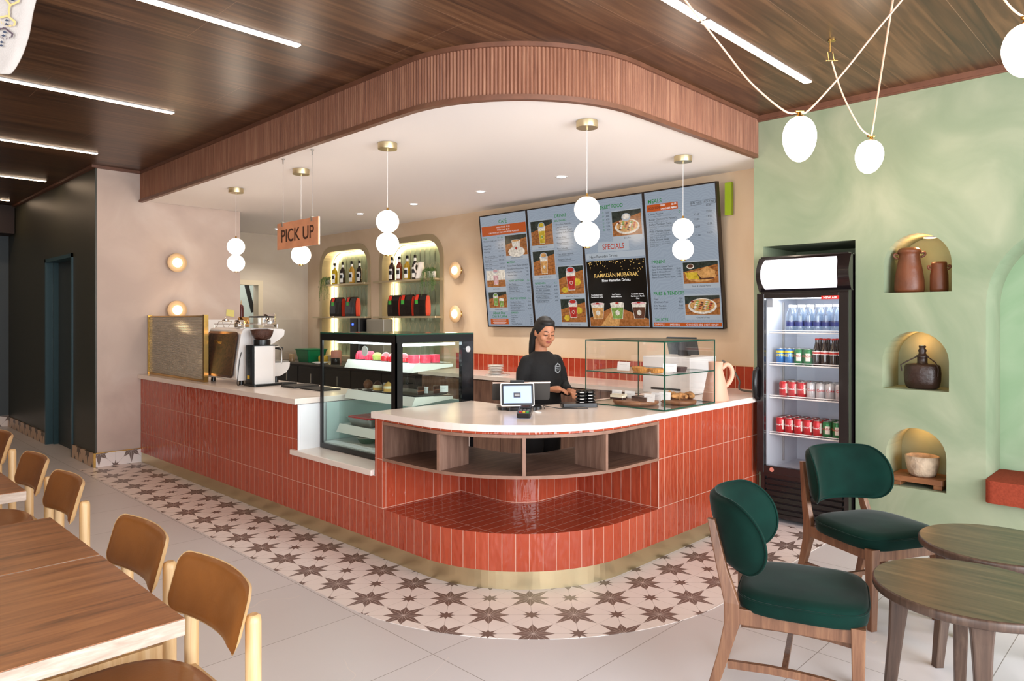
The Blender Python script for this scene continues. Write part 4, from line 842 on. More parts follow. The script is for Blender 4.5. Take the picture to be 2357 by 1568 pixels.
for x, y, l in [(3.02, 3.85, 'dark chocolate cake slice by the corner post of the case'), (3.14, 3.83, 'dark layered chocolate slice on the outer part of the slate board')]:
    t2 = thing('cake_slice', l, 'cake slice', (x, y, zz)); m = MB(); m.prism([(x - .03, y - .025), (x + .035, y - .02), (x + .02, y + .035)], zz, zz + .05, mCHOC); m.obj('slice', t2, bevel=.003); m = MB(); m.prism([(x - .0302, y - .0252), (x + .0352, y - .0202), (x + .0202, y + .0352)], zz + .02, zz + .026, M('mocha', '#7a4c34', .5)); m.obj('filling', t2)
def price_card(x, y, z, rz, label, w=.07, h=.045, txt='Cake'):
    t2 = thing('price_card', label, 'card', (x, y, z), rad(rz), 'small white price cards')
    m = MB(); m.T = ROOTW[t2.name]; m.cbox((0, 0, h / 2 + .001), (.002, w, h), mWHITE, ry=rad(8)); m.obj('card', t2)
    m = MB(); T = ROOTW[t2.name] @ Matrix(((0, .14, -1, -.0035), (-1, 0, 0, 0), (0, 1, 0, h * .55), (0, 0, 0, 1))); [m.add([T @ Vector(q) for q in ((-a * w, b * h, 0), (a * w, b * h, 0), (a * w, b * h + .0009, 0), (-a * w, b * h + .0009, 0))], [(0, 1, 2, 3)], M('card_ink', '#9a9a98', .8)) for a, b in ((.3, .12), (.2, -.02))]; m.obj('lettering', t2)
price_card(3.07, 4.30, zz, 0, 'white price card behind the brown chocolate ball', txt='Chocolate'); price_card(3.07, 4.17, zz, 0, 'white price card behind the cream dessert by the post', txt='Vanilla')
price_card(3.10, 3.98, SH[0][2], 0, 'white price card behind the red domed cake', txt='Raspberry'); price_card(3.12, 3.86, SH[0][2], 20, 'white price card over the pink cakes near the outer corner', txt='Rose')
price_card(3.08, 3.87, zz, 20, 'white price card behind the chocolate slice', txt='Brownie'); price_card(3.22, 3.83, zz, 45, 'white price card at the outer end of the slate board', txt='Fudge')
t = thing('foil_tray', 'foil tray of red glazed dessert on the lowest shelf of the cake case', 'tray', (2.955, 4.36, .704))
m = MB(); r0 = rrect(2.895, 4.25, 3.055, 4.50, .02); r1 = rrect(2.875, 4.23, 3.075, 4.52, .02); r2 = rrect(2.868, 4.225, 3.082, 4.525, .02)
m.loft([[(x, y, .704) for x, y in r0], [(x, y, .752) for x, y in r1], [(x, y, .755) for x, y in r2], [(x, y, .757) for x, y in r2]], mSTEEL, False); m.obj('foil', t)
m = MB(); m.prism(rrect(2.88, 4.235, 3.07, 4.515, .02), .757, .764, M('red_jelly', '#d2202c', .15, bump=.6, bs=40)); m.obj('filling', t)
t = thing('food_bowl', 'dark green patterned bowl with clear lid on the floor of the cake case', 'bowl', (2.91, 4.31, .583))
m = MB(); m.lathe([(.06, 0), (.078, .025), (.084, .040)], (2.93, 4.31, .584), M('bowl_green', '#2d5a47', .4, var=.5, vs=120), 32); m.obj('body', t)
m = MB(); m.lathe([(.088, 0), (.09, .004), (.085, .009), (.001, .013)], (2.93, 4.31, .6245), M('bowl_lid', '#8d8f82', .1, coat=1), 32); m.obj('lid', t)
m = MB(); m.add([(2.80, 3.80, .584), (3.3, 3.80, .584), (3.3, 4.36, .584), (2.80, 4.36, .584)], [(0, 1, 2, 3)], mWHITE); o = m.obj('paper_liner', solid=.001); tag(o, 'white paper sheet lining the floor of the cake case', 'paper')
# ================================================================ SMALL GLASS CASE
A0, A1, B0, B1, C0, C1 = 3.81, 4.44, 2.405, 3.03, .90, 1.335
t = thing('glass_pastry_case', 'clear two level glass pastry case with green glass edges on the worktop', 'display case', ((A0 + A1) / 2, (B0 + B1) / 2, C0))
g = .005
def pane(name, a, b, ex=()):
    """thin clear sheet with polished green rims"""
    m = MB(); m.box(a, b, mGLASS); o = m.obj(name, t)
    d = [b[i] - a[i] for i in range(3)]; k = d.index(min(d)); ax = [i for i in range(3) if i != k]
    for n_, (i, j) in enumerate((ax, ax[::-1])):
        for e in (a[i], b[i]):
            lo = list(a); hi = list(b); lo[i] = e - .0014; hi[i] = e + .0014; lo[k] -= .0006; hi[k] += .0006
            m2 = MB(); m2.box(lo, hi, mGEDGE); ex_.add(m2.v and 0) if 0 else EDG.append((lo, hi))
    return o
EDG = []
pane('base_glass', (A0, B0, C0 + .001), (A1, B1, C0 + .007)); pane('top_glass', (A0, B0, C1 - .006), (A1, B1, C1)); pane('front_glass', (A0, B0, C0 + .007), (A0 + g, B1, C1 - .006)); pane('side_glass', (A0, B0, C0 + .007), (A1, B0 + g, C1 - .006)); pane('side_glass', (A0, B1 - g, C0 + .007), (A1, B1, C1 - .006)); pane('rear_glass', (A1 - g, B0, C0 + .007), (A1, B1, C1 - .006))
pane('shelf_glass', (A0 + g, B0 + g, 1.118), (A1 - g, B1 - g, 1.124))
m = MB(); [m.box(lo, hi, mGEDGE) for lo, hi in EDG]; m.obj('polished_edges', t)
mTART = M('tart_crust', '#c98a3f', .6, bump=.8, bs=70, var=.3, vs=60)
def tart(x, y, z, r, mat, label, top=None, grp=None):
    t2 = thing('tart', label, 'tart', (x, y, z), group=grp); m = MB(); rings = []
    for rr, zz_ in ((.8, 0), (1, .028), (.93, .03), (.88, .022)): rings.append([(x + r * rr * (1 + .03 * cos(18 * a)) * cos(a), y + r * rr * (1 + .03 * cos(18 * a)) * sin(a), z + zz_) for a in [2 * pi * j / 72 for j in range(72)]])
    m.loft(rings, mat, False); m.obj('crust', t2); m = MB(); m.lathe([(r * .88, .022), (r * .5, .032), (.001, .034)], (x, y, z), top or mat, 28); m.obj('filling', t2)
z = 1.1265
tart(3.90, 2.62, z, .045, mTART, 'golden nut tart on the upper glass shelf, in front of the price card', M('nuts', '#d0963f', .6, bump=1, bs=110)); tart(3.90, 2.52, z, .045, mTART, 'golden nut tart on the upper glass shelf, close to the case corner', M('nuts', '#d0963f'))
tart(3.96, 2.70, z, .045, mTART, 'golden nut tart farther back on the upper glass shelf', M('nuts', '#d0963f'))
tart(4.14, 2.50, z, .05, M('dark_crust', '#4a3530', .5), 'dark chocolate tart alone on the upper glass shelf', mCHOC)
price_card(3.93, 2.80, z, 0, 'large white price card left on the upper glass shelf', .1, .06, 'Tart'); price_card(4.02, 2.50, z, 20, 'white price card beside the dark tart on the upper glass shelf', .09, .055, 'Choco')
m = MB(); m.lathe([(.14, 0), (.152, .008), (.152, .024), (.146, .028), (.001, .028)], (3.985, 2.74, C0 + .0075), mBOARD, 48); o = m.obj('serving_board'); tag(o, 'round wooden serving board on the floor of the glass pastry case', 'board')
m = MB(); m.lathe([(.11, 0), (.118, .006), (.118, .02), (.112, .024), (.001, .024)], (4.21, 2.55, C0 + .0075), mBOARD, 40); o = m.obj('serving_board'); tag(o, 'round wooden board carrying the sugared pastries', 'board')
z = C0 + .0365; mCAKW = M('white_icing', '#efe6cc', .5)
for x, y, mt, l in [(3.905, 2.83, mCAKW, 'cream coloured bar cake in front, on the round board'), (3.96, 2.86, mCAKW, 'cream coloured bar cake behind the front one'), (3.94, 2.70, mCHOC, 'dark chocolate eclair on the round board'), (3.92, 2.63, mCHOC, 'chocolate square near the front glass corner'), (3.99, 2.65, mCHOC, 'brownie square behind the small white cards')]:
    t2 = thing('bar_cake', l, 'cake', (x, y, z)); w = .055 if mt is mCAKW else .035
    m = MB(); m.prism(rrect(x - .022, y - w, x + .022, y + w * .9, .006), z, z + .013, mCHOC if mt is mCAKW else M('choc_cake', '#5a3420', .6)); m.obj('sponge', t2); m = MB(); m.prism(rrect(x - .022, y - w, x + .022, y + w * .9, .006), z + .013, z + .028, mt); m.obj('icing', t2, bevel=.003)
mPAS = M('pastry_golden', '#bf8a52', .75, bump=1, bs=60, var=.55, vs=40); zp = C0 + .032
for x, y, rz, l in [(4.17, 2.52, .3, 'sugared golden croissant in front on the small board'), (4.22, 2.60, 1.2, 'sugared pastry behind the front croissant'), (4.26, 2.52, -.4, 'golden pastry at the outer side of the small board')]:
    pts = [(x + .05 * cos(rz + a) - .02 * cos(rz), y + .05 * sin(rz + a) - .02 * sin(rz), zp + .024) for a in [rad(q) for q in range(-80, 81, 16)]]
    m = MB(); m.tube(pts, [.006, .015, .013, .023, .020, .029, .021, .023, .014, .015, .006], mPAS, 12); o = m.obj('croissant'); tag(o, l, 'pastry')
for x, y, rz, l in [(3.99, 2.90, 0, 'first'), (3.985, 2.79, 0, 'second'), (3.905, 2.58, 0, 'third'), (4.02, 2.60, 0, 'fourth'), (4.12, 2.60, 15, 'fifth')]: price_card(x, y, z if x < 4.1 else zp, rz, 'white price card on the floor of the glass pastry case, ' + l + ' from the left', .08, .05, 'Cake')
# ================================================================ COUNTER TOP ITEMS
jug((4.55, 2.46, .90), 1.38, M('blush_ceramic', '#dba98f', .55), 'blush pink ceramic jug with a loop handle beside the glass pastry case', rad(-38))
def card_plate(): pass
t = thing('plate_stack', 'stack of small white plates on the worktop beyond the cake case', 'plates', (5.12, 5.25, .90)); 
for i in range(6): m = MB(); m.lathe([(.001, 0), (.045, 0), (.082, .012), (.084, .014), (.045, .005)], (5.12, 5.25, .908 + i * .016), mWHITE, 28, caps=False); o = m.obj('plate', t)
m = MB(); m.lathe([(.001, 0), (.12, 0), (.13, .006), (.001, .005)], (5.12, 5.22, .9005), mWHITE, 28, caps=False); o = m.obj('serving_plate'); tag(o, 'wide white plate under the stack of small plates', 'plate')
m = MB(); m.lathe([(.001, 0), (.05, 0), (.05, .004)], (5.05, 4.65, .9005), mWHITE, 24, caps=False); o = m.obj('coaster'); tag(o, 'flat white disc lying on the worktop behind the barista', 'coaster')
# order tablet: a double sided screen
F = Vector((cos(rad(44.4)), sin(rad(44.4)), 0)); Rr = Vector((sin(rad(44.4)), -cos(rad(44.4)), 0))
t = thing('order_terminal', 'black order terminal with a customer screen facing the front', 'terminal', (3.27, 3.12, .90), rad(44.4 - 90 + 6))
m = MB(); m.T = ROOTW[t.name]; mSH = M('terminal_grey', '#3a3836', .4)
m.prism(rrect(-.15, -.05, .13, .12, .03), 0.001, .018, mBLACK); m.prism(rrect(-.10, -.09, .09, -.03, .02), .001, .02, mBLACK); m.obj('base', t, bevel=.004)
m = MB(); m.T = ROOTW[t.name]; m.cbox((-.02, .045, .10), (.09, .03, .16), mBLACK); m.obj('stand', t)
def slab(name, c, w, h, d, mat, tilt, par):
    m = MB(); Q = rrect(-w / 2, -h / 2, w / 2, h / 2, .012); Tl = Matrix.Translation(c) @ Matrix.Rotation(rad(90 - tilt), 4, 'X'); m.T = ROOTW[t.name] @ Tl; m.prism(Q, -d / 2, d / 2, mat); return m.obj(name, par, bevel=.002), ROOTW[t.name] @ Tl
back, _ = slab('staff_screen', (.01, .085, .105), .375, .115, .012, mSH, -14, t)
m = MB(); m.T = ROOTW[t.name]; m.cbox((.01, .07, .163), (.375, .016, .008), M('rose_trim', '#d6b7a8', .3, .5)); m.obj('screen_rim', t)
cs, Tc = slab('customer_screen', (-.03, -.045, .098), .215, .148, .012, M('tablet_white', '#e9e2db', .3), 12, t)
m = MB(); m.T = Tc @ Matrix.Translation((0, 0, .0065)); m.prism(rrect(-.101, -.067, .101, .067, .006), 0, .001, mBLACK); m.obj('bezel', cs)
m = MB(); m.T = Tc @ Matrix.Translation((0, 0, .0078)); m.prism(rrect(-.088, -.054, .088, .054, .002), 0, .0006, M('tablet_display', '#8fa6d8', .1, emit='#9fb4e6', es=.75)); m.prism(rrect(-.025, -.02, .02, .012, .001), .0006, .001, M('tablet_tile', '#3a3a46', .2)); [m.box((-.018, -.008 + q, .001), (.013, -.0065 + q, .0012), mWHITE) for q in (0, .005, .01)]; d = m.obj('display', cs)
t = thing('card_reader', 'black card payment terminal with coloured keys at the front of the worktop', 'card reader', (3.03, 2.86, .90), rad(44.4 - 90 - 8))
Tc = ROOTW[t.name] @ Matrix.Translation((0, 0, .009)) @ Matrix.Rotation(rad(9), 4, 'X')
m = MB(); m.T = Tc; m.prism(rrect(-.04, -.08, .04, .085, .012), .006, .032, mBLACK); m.prism([(-.032, .02), (.032, .02), (.032, .08), (-.032, .08)], .032, .04, mBLACK); m.obj('body', t, bevel=.004)
m = MB(); m.T = Tc
for r in range(4):
    for c in range(3): m.cbox((-.021 + c * .021, .008 - r * .018, .034), (.015, .011, .004), M('key_grey', '#55555a', .5) if r < 3 else [M('key_red', '#c4282a', .4), M('key_yellow', '#d9b51e', .4), M('key_green', '#2f9a3f', .4)][c])
m.obj('keypad', t)
m = MB(); m.T = Tc; m.prism([(-.026, .034), (.026, .034), (.026, .072), (-.026, .072)], .0402, .041, M('lcd_grey', '#20242a', .1)); m.obj('display', t)
t = thing('pager_dock', 'black charging dock holding two stacks of round pagers', 'pager dock', (3.62, 2.935, .90), rad(44.4 - 90 + 6))
m = MB(); m.T = ROOTW[t.name]; m.prism(rrect(-.115, -.05, .115, .05, .008), .002, .028, mBLACK); m.obj('base', t, bevel=.006)
for sx, sy, l in ((.015, -.01, 'front'), (.078, .02, 'rear')):
    for i in range(4):
        p = ROOTW[t.name] @ Vector((sx, sy, .030 + i * .0205)); q = thing('pager', f'black round pager in the {l} stack on the dock, ' + ['lowest', 'second from the bottom', 'third from the bottom', 'topmost'][i], 'pager', tuple(p), group='round pagers on the dock')
        m = MB(); m.lathe([(.034, 0), (.038, .003), (.038, .008), (.030, .012), (.026, .019)], p, mBLACK, 28); m.obj('case', q)
        m = MB(); d = (p - Vector((0, 0, p.z))).normalized(); cc = p - Vector((F.x, F.y, 0)) * .0385 + Vector((0, 0, .0055)); m.cbox(cc, (.002, .026, .004), mSTEEL, rz=rad(44.4)); m.obj('label', q)
m = MB(); m.tube([(3.36, 3.0, .903), (3.38, 3.03, .92), (3.45, 2.96, .903), (3.50, 2.92, .903), (3.53, 2.86, .903), (3.585, 2.83, .903)], .0025, mBLACK, 6); o = m.obj('cable'); tag(o, 'thin black cable running from the order terminal to the pager dock', 'cable')
m = MB(); m.lathe([(.001, 0), (.022, 0), (.022, .004)], (3.22, 2.93, .9005), mWHITE, 20, caps=False); o = m.obj('cable_grommet'); tag(o, 'small white disc on the worktop behind the card payment terminal', 'disc')
# white printer box with dark monitor behind the small case
t = thing('label_printer', 'white boxy machine behind the glass pastry case', 'machine', (5.0, 2.85, .90))
m = MB(); m.box((4.72, 2.76, .903), (5.12, 3.18, 1.185), mWHITE); m.obj('body', t, bevel=.006)
m = MB(); m.box((4.714, 2.84, .93), (4.72, 3.1, .945), mBLACKM); m.obj('slot', t)
t = thing('counter_monitor', 'small dark monitor seen through the glass pastry case', 'monitor', (4.93, 2.95, 1.187))
m = MB(); m.cbox((4.93, 2.95, 1.264), (.02, .26, .14), M('monitor_dark', '#2a3238', .3), ry=rad(-18)); m.obj('screen', t); m = MB(); m.box((4.93, 2.91, 1.187), (4.99, 2.99, 1.23), mBLACK); m.obj('stand', t)
m = MB(); m.tube(smooth3([(5.135, 2.72, 1.15), (5.16, 2.66, 1.10), (5.18, 2.60, 1.0), (5.17, 2.59, .93), (5.25, 2.52, .909)]), .008, M('grey_hose', '#6b6660', .5), 8); o = m.obj('power_cable'); tag(o, 'grey cable running down from the white machine to the worktop', 'cable')
# ================================================================ MENU SCREENS
mTVF = M('tv_frame', '#1a0f0a', .3); mSCR = M('screen_blue_grey', '#8e98a4', .12, emit='#a3b0c0', es=.5); mSCR.node_tree.nodes['Principled BSDF'].inputs['Base Color'].default_value = hx('#1c2024')
_nt = mSCR.node_tree; _tc = _nt.nodes.new('ShaderNodeTexCoord'); _w = _nt.nodes.new('ShaderNodeTexWave'); _w.wave_type = 'RINGS'; _w.inputs['Scale'].default_value = 14; _w.inputs['Distortion'].default_value = 14; _w.inputs['Detail'].default_value = 1; _w.inputs['Detail Scale'].default_value = .6
_nt.links.new(_tc.outputs['Object'], _w.inputs['Vector']); _r = ramp(_nt, [(.35, '#a0acbb'), (.65, '#a7b3c1')]); _nt.links.new(_w.outputs['Fac'], _r.inputs[0]); _nt.links.new(_r.outputs[0], _nt.nodes['Principled BSDF'].inputs['Emission Color'])
def EM(name, c, e=.42):
    if name in MATS: return MATS[name]
    m = M(name, c, .15, emit=c, es=e); b = m.node_tree.nodes['Principled BSDF']; k = hx(c); b.inputs['Base Color'].default_value = tuple(q * .25 for q in k[:3]) + (1,)
    if name.startswith('pic'):
        nt = m.node_tree; tc = nt.nodes.new('ShaderNodeTexCoord'); n = nt.nodes.new('ShaderNodeTexNoise'); n.inputs['Scale'].default_value = 45; n.inputs['Detail'].default_value = 4; nt.links.new(tc.outputs['Object'], n.inputs['Vector'])
        r = nt.nodes.new('ShaderNodeValToRGB'); r.color_ramp.elements[0].position = .35; r.color_ramp.elements[1].position = .68; r.color_ramp.elements[0].color = tuple(q * .5 for q in k[:3]) + (1,); r.color_ramp.elements[1].color = tuple(min(1, q * 1.25 + .03) for q in k[:3]) + (1,)
        nt.links.new(n.outputs['Fac'], r.inputs[0]); nt.links.new(r.outputs[0], b.inputs['Emission Color'])
    return m
tG = EM('scr_green', '#1f7a37', .5); tK = EM('scr_black', '#20242a', .2); tO = EM('scr_orange', '#b04e1c', .5); tW = EM('scr_white', '#e6e6e6', .5); tR = EM('scr_red', '#a8321c', .5); tGR = EM('scr_grey', '#5f666c', .4); tLG = EM('scr_light', '#a9b3bd', .42); tB = EM('scr_bg_black', '#0b0908', .2); tGD = EM('scr_gold', '#d9b46a', .5)
pW = EM('pic_wood', '#a4642c'); pD = EM('pic_dark', '#1e2a22'); pC = EM('pic_cream', '#e4dccf'); pY = EM('pic_yellow', '#cfb02c'); pR = EM('pic_redfood', '#b3261f'); pGn = EM('pic_greenfood', '#7fa04a'); pT = EM('pic_tan', '#d09a5a'); pB = EM('pic_brown', '#5b3420'); pP = EM('pic_pink', '#d9a8ac'); pWD = EM('pic_darkwood', '#7a4a2a')
SWD, SHT = .709, 1.217
def screen(k, label, draw):
    up = Vector((-.14, 0, 1.209)).normalized(); rt = Vector((0, -1, 0)); nm = rt.cross(up)
    o = Vector((5.44, 5.695 - SWD * k, 1.391)); T = Matrix(((rt.x, up.x, nm.x, o.x), (rt.y, up.y, nm.y, o.y), (rt.z, up.z, nm.z, o.z), (0, 0, 0, 1)))
    t = thing('menu_screen', label, 'screen', tuple(o + rt * SWD / 2), group='menu screens above the back worktop')
    m = MB(); m.T = T; b = .012
    m.box((0.001, 0, -.045), (SWD - .001, SHT, -.002), mTVF); m.obj('housing', t)
    m = MB(); m.T = T
    for a, c in (((0.001, 0, -.002), (b, SHT, .006)), ((SWD - b, 0, -.002), (SWD - .001, SHT, .006)), ((b, 0, -.002), (SWD - b, b, .006)), ((b, SHT - b, -.002), (SWD - b, SHT, .006))): m.box(a, c, mTVF)
    m.obj('bezel', t)
    m = MB(); m.T = T; m.poly([(b, b, 0), (SWD - b, b, 0), (SWD - b, SHT - b, 0), (b, SHT - b, 0)], mSCR)
    d = D(m, T); draw(d); m.obj('display', t)
class D:
    """draws on a screen in fractions of its width (x to the right, y down from the top)"""
    def __init__(s, m, T): s.m = m; s.T = T; s.z = .0003
    def P(s, x, y): return (x * SWD, SHT - y * SHT, s.z)
    def rect(s, x0, y0, x1, y1, mat): s.z += .00002; s.m.poly([s.P(x0, y1), s.P(x1, y1), s.P(x1, y0), s.P(x0, y0)], mat)
    def pg(s, pts, mat): s.z += .00002; s.m.poly([s.P(*p) for p in pts], mat)
    def el(s, x, y, rx, ry, mat, n=20): s.z += .00002; s.m.poly([s.P(x + rx * cos(2 * pi * i / n), y - ry * sin(2 * pi * i / n)) for i in range(n)], mat)
    def tx(s, x, y, str_, sz, mat, al='LEFT', b=.0, sx=1):
        s.z += .00002; T0 = s.m.T; s.m.T = None; s.m.text(str_, sz * SHT, s.T @ Matrix.Translation(s.P(x, y)), mat, al, b, sx); s.m.T = T0
    def cup(s, x, y, w, h, liq, cream=None, lid=True, logo=None):
        s.pg([(x - w * .36, y + h), (x + w * .36, y + h), (x + w * .5, y), (x - w * .5, y)], pC); s.pg([(x - w * .33, y + h * .97), (x + w * .33, y + h * .97), (x + w * .44, y + h * .25), (x - w * .44, y + h * .25)], liq)
        s.el(x, y, w * .53, h * .09, pC)
        if cream: s.el(x, y, w * .46, h * .07, cream)
        if lid: s.el(x, y - h * .1, w * .44, h * .17, tLG); s.el(x, y - h * .1, w * .36, h * .12, liq)
        s.pg([(x + w * .17 * cos(pi / 6 + pi * i / 3), y + h * .6 - w * .1 * sin(pi / 6 + pi * i / 3)) for i in range(6)], pC); s.pg([(x + w * .13 * cos(pi / 6 + pi * i / 3), y + h * .6 - w * .075 * sin(pi / 6 + pi * i / 3)) for i in range(6)], logo or liq)
    def pic(s, x0, y0, x1, y1, cap=''):
        s.rect(x0 - .01, y0 - .008, x1 + .01, y1 + .035, tLG); s.rect(x0, y0, x1, y1, pW); s.pg([(x0, y0), (x1, y0), (x1, y0 + (y1 - y0) * .15), (x0, y0 + (y1 - y0) * .45)], pD)
        for i in range(3): s.pg([(x0, y1 - .012 - i * .03), (x1, y1 - .05 - i * .03), (x1, y1 - .054 - i * .03), (x0, y1 - .016 - i * .03)], pWD)
        if cap: s.tx((x0 + x1) / 2, y1 + .024, cap, .016, tK, 'CENTER')
def lines(d, x, y, dy, items, px=None, sz=.019, sub=None):
    for i, it in enumerate(items):
        nm, pr = it if isinstance(it, tuple) else (it, None); d.tx(x, y + i * dy, nm, sz, tK)
        if pr and px: d.tx(px, y + i * dy, pr, sz, tK, 'RIGHT')
        if sub: d.rect(x + .01, y + i * dy + .006, x + .30, y + i * dy + .0078, tGR); d.rect(x + .01, y + i * dy + .0105, x + .22, y + i * dy + .012, tGR)
def s1(d):
    d.tx(.5, .085, 'CAFÉ', .044, tG, 'CENTER', .012); d.rect(.035, .10, .965, .185, tO); d.tx(.5, .125, 'MAKE IT ICED  $1.00', .018, tW, 'CENTER'); d.tx(.5, .147, 'COLD FOAM  $1.00', .018, tW, 'CENTER'); d.tx(.5, .17, 'SUBSTITUTE OAT MILK OR ALMOND MILK $1.00', .017, tW, 'CENTER')
    d.tx(.05, .215, 'CHAI', .02, tG, b=.015); d.tx(.36, .212, 'Sml', .016, tG); d.tx(.44, .212, 'Reg', .016, tG); lines(d, .04, .237, .0, ["•Chachee's Karak Chai"]); d.tx(.36, .235, '4.25  5.00', .016, tK)
    lines(d, .045, .28, .026, ['•Ginger Chai', '•Masala Chai', '•Pink Chai']); lines(d, .045, .275, .026, []); 
    for i in range(3): d.tx(.36, .28 + .026 * i, '4.50  5.00', .016, tK)
    lines(d, .045, .375, .034, ['•Zafrani Pink Chai', ' Desi Coffee', ' Dirty Chai', '•Rose Chai'], sub='brewed with milk and spice')
    for i in range(4): d.tx(.36, .375 + .034 * i, '4.50  5.00', .016, tK)
    d.pic(.52, .20, .96, .375, "Chachee's Karak Chai"); d.el(.74, .345, .17, .045, pC); d.cup(.74, .25, .17, .11, pC, pT, False, pR)
    d.pic(.06, .495, .46, .64, 'Iced Pink Chai'); d.rect(.06, .495, .46, .58, pC); d.cup(.26, .51, .13, .11, pP)
    d.pic(.07, .685, .46, .825, 'Pistachio Latte'); d.cup(.22, .72, .11, .09, pGn); d.cup(.34, .75, .1, .07, pGn, pC, False)
    d.tx(.27, .885, 'About Our', .034, tG, 'CENTER', .015); d.tx(.27, .915, 'Chai & Coffee', .034, tG, 'CENTER', .015); d.rect(.07, .925, .46, 1.055 - .08, tO)
    for i in range(4): d.rect(.12 + .02 * (i % 2), .936 + i * .010, .41 - .02 * (i % 2), .9385 + i * .010, tW)
    d.tx(.53, .44, 'MATCHA', .022, tG, b=.015); lines(d, .52, .468, .028, [('•Banana Bread Matcha Latte', '8.00'), ('•Strawberry Matcha Latte', '8.00'), ('•Caramel Matcha Latte', '7.50'), ('•Matcha Latte', '6.00')], .95)
    d.tx(.53, .60, 'SORRY NOT CHAI', .022, tG, b=.015); d.tx(.95, .6, 'Reg', .016, tG, 'RIGHT'); lines(d, .52, .63, .03, [(' Hot Cocoa', '4.75'), ('•Rose Falooda', '5.50'), ('•Turmeric Blend', '5.00')], .95, sub='steamed milk and syrup')
    d.tx(.53, .755, 'CRAFTED ESPRESSO', .022, tG, b=.015); d.tx(.95, .755, 'Reg', .016, tG, 'RIGHT'); lines(d, .52, .785, .03, [('•Cardamom Latte', '7.00'), ('•Biscoff Oat Latte', '6.00'), ('•Pistachio Latte', '6.00')], .95, sub='with whipped foam')
    d.tx(.53, .88, 'ESPRESSO', .02, tG, b=.015); lines(d, .52, .9, .019, [('•Americano', '3.50'), ('•Cappuccino', '4.50'), ('•Latte', '4.50'), ('•Mocha', '5.00'), ('•Caramel Macchiato', '5.50')], .95, .016)
def s2(d):
    d.tx(.52, .10, 'DRINKS', .036, tG, b=.012); d.tx(.52, .135, 'MILKSHAKES', .022, tG, b=.01); lines(d, .53, .165, .022, ['Chocolate Milkshake', 'Chachee-Chino', 'Pink Pistachio Frappe', 'Creamy Coffee Shake'], sz=.02); lines(d, .53, .27, .045, ['Mango Shake', 'Mango Falooda', 'Rose Falooda', 'Kaju Anjeer Falooda', 'Pistachio Falooda'], sz=.02, sub='rich, creamy and layered')
    d.pic(.06, .11, .47, .31, 'Mango Falooda'); d.cup(.265, .16, .14, .14, pY, None, True, pGn)
    d.pic(.06, .36, .47, .56, 'Creamy Coffee Shake'); d.cup(.265, .41, .15, .14, pT, pC, True, pC)
    d.tx(.06, .635, 'REFRESHERS', .022, tG, b=.01); d.tx(.47, .635, 'Reg', .016, tG, 'RIGHT'); lines(d, .06, .66, .03, [('Lychee & Rose Spritzer', '6.50'), ('Juhu Blast Lemonade', '6.50'), ('Blueberry Lemonade', '6.00'), ('Wildberry Hibiscus', '6.00'), ('Mango Dragonfruit', '6.00')], .48, .019, 'sparkling and fresh')
    d.pic(.52, .50, .96, .725, 'Lychee Rose Spritzer'); d.el(.84, .63, .07, .03, pY); d.cup(.74, .545, .17, .15, pR, pP); d.el(.62, .69, .06, .022, pY)
    d.pic(.52, .765, .96, .955, 'Juhu Blast Lemonade'); d.el(.84, .86, .06, .028, pY); d.cup(.74, .80, .16, .12, pR, pP); d.el(.62, .92, .05, .025, pY)
def s3(d):
    d.tx(.28, .085, 'STREET FOOD', .04, tG, b=.012, sx=.92); lines(d, .06, .198, .026, ['      Puri', '   Fry Chaat'], sz=.019)
    for i, q in enumerate(['6.00', '6.00', '6.50', '7.50', '8.00', '8.00']): d.tx(.46, .12 + i * .026, q, .018, tK, 'RIGHT'); d.el(.36, .114 + i * .026, .012, .007, tG, 10); d.el(.36, .114 + i * .026, .009, .0052, mSCR, 10)
    d.pic(.5, .115, .95, .30, 'Dahi Puri'); d.el(.73, .235, .19, .055, pC); d.el(.73, .23, .165, .045, pT)
    for i in range(26): d.el(.6 + .26 * ((i * 37) % 100) / 100, .2 + .06 * ((i * 53) % 100) / 100, .018, .007, [pR, pGn, pC, pB][i % 4], 8)
    d.el(.72, .165, .07, .03, tLG); d.el(.72, .16, .055, .02, pC)
    d.rect(.24, .335, .74, .41, tLG); d.tx(.49, .392, 'SPECIALS', .056, tR, 'CENTER', .012, .9); d.rect(.03, .415, .97, .46, tLG); d.tx(.09, .452, 'New Ramadan Drinks', .03, tK)
    d.rect(.03, .475, .97, .985, tB); rn = random.Random(4)
    for i in range(70): x = rn.uniform(.05, .95); y = .48 + rn.random() ** 1.8 * .10; d.el(x, y, .006, .0035, tGD, 6)
    d.tx(.5, .605, 'RAMADAN MUBARAK', .044, tGD, 'CENTER', .01, .95); d.tx(.5, .64, 'New Ramadan Drinks', .03, tW, 'CENTER', .02)
    for x, q in ((.17, 'Roohafza (rose)\nCardamom Latte'), (.49, 'Iced Banana\nBread Matcha'), (.82, 'Roohafza (rose)\nCardamom Karak\nChai')): d.tx(x, .745, q, .017, tW, 'CENTER', .015)
    d.pg([(.03, .985), (.97, .985), (.97, .93), (.62, .86), (.40, .84), (.03, .92)], pW); d.pg([(.2, .985), (.5, .985), (.55, .87), (.42, .85)], pT)
    for x, q, f in ((.17, pT, pP), (.49, pGn, pC), (.83, pB, pP)): d.cup(x, .81, .22, .12, q, f, False, pC); d.el(x, .806, .03, .006, pR, 8)
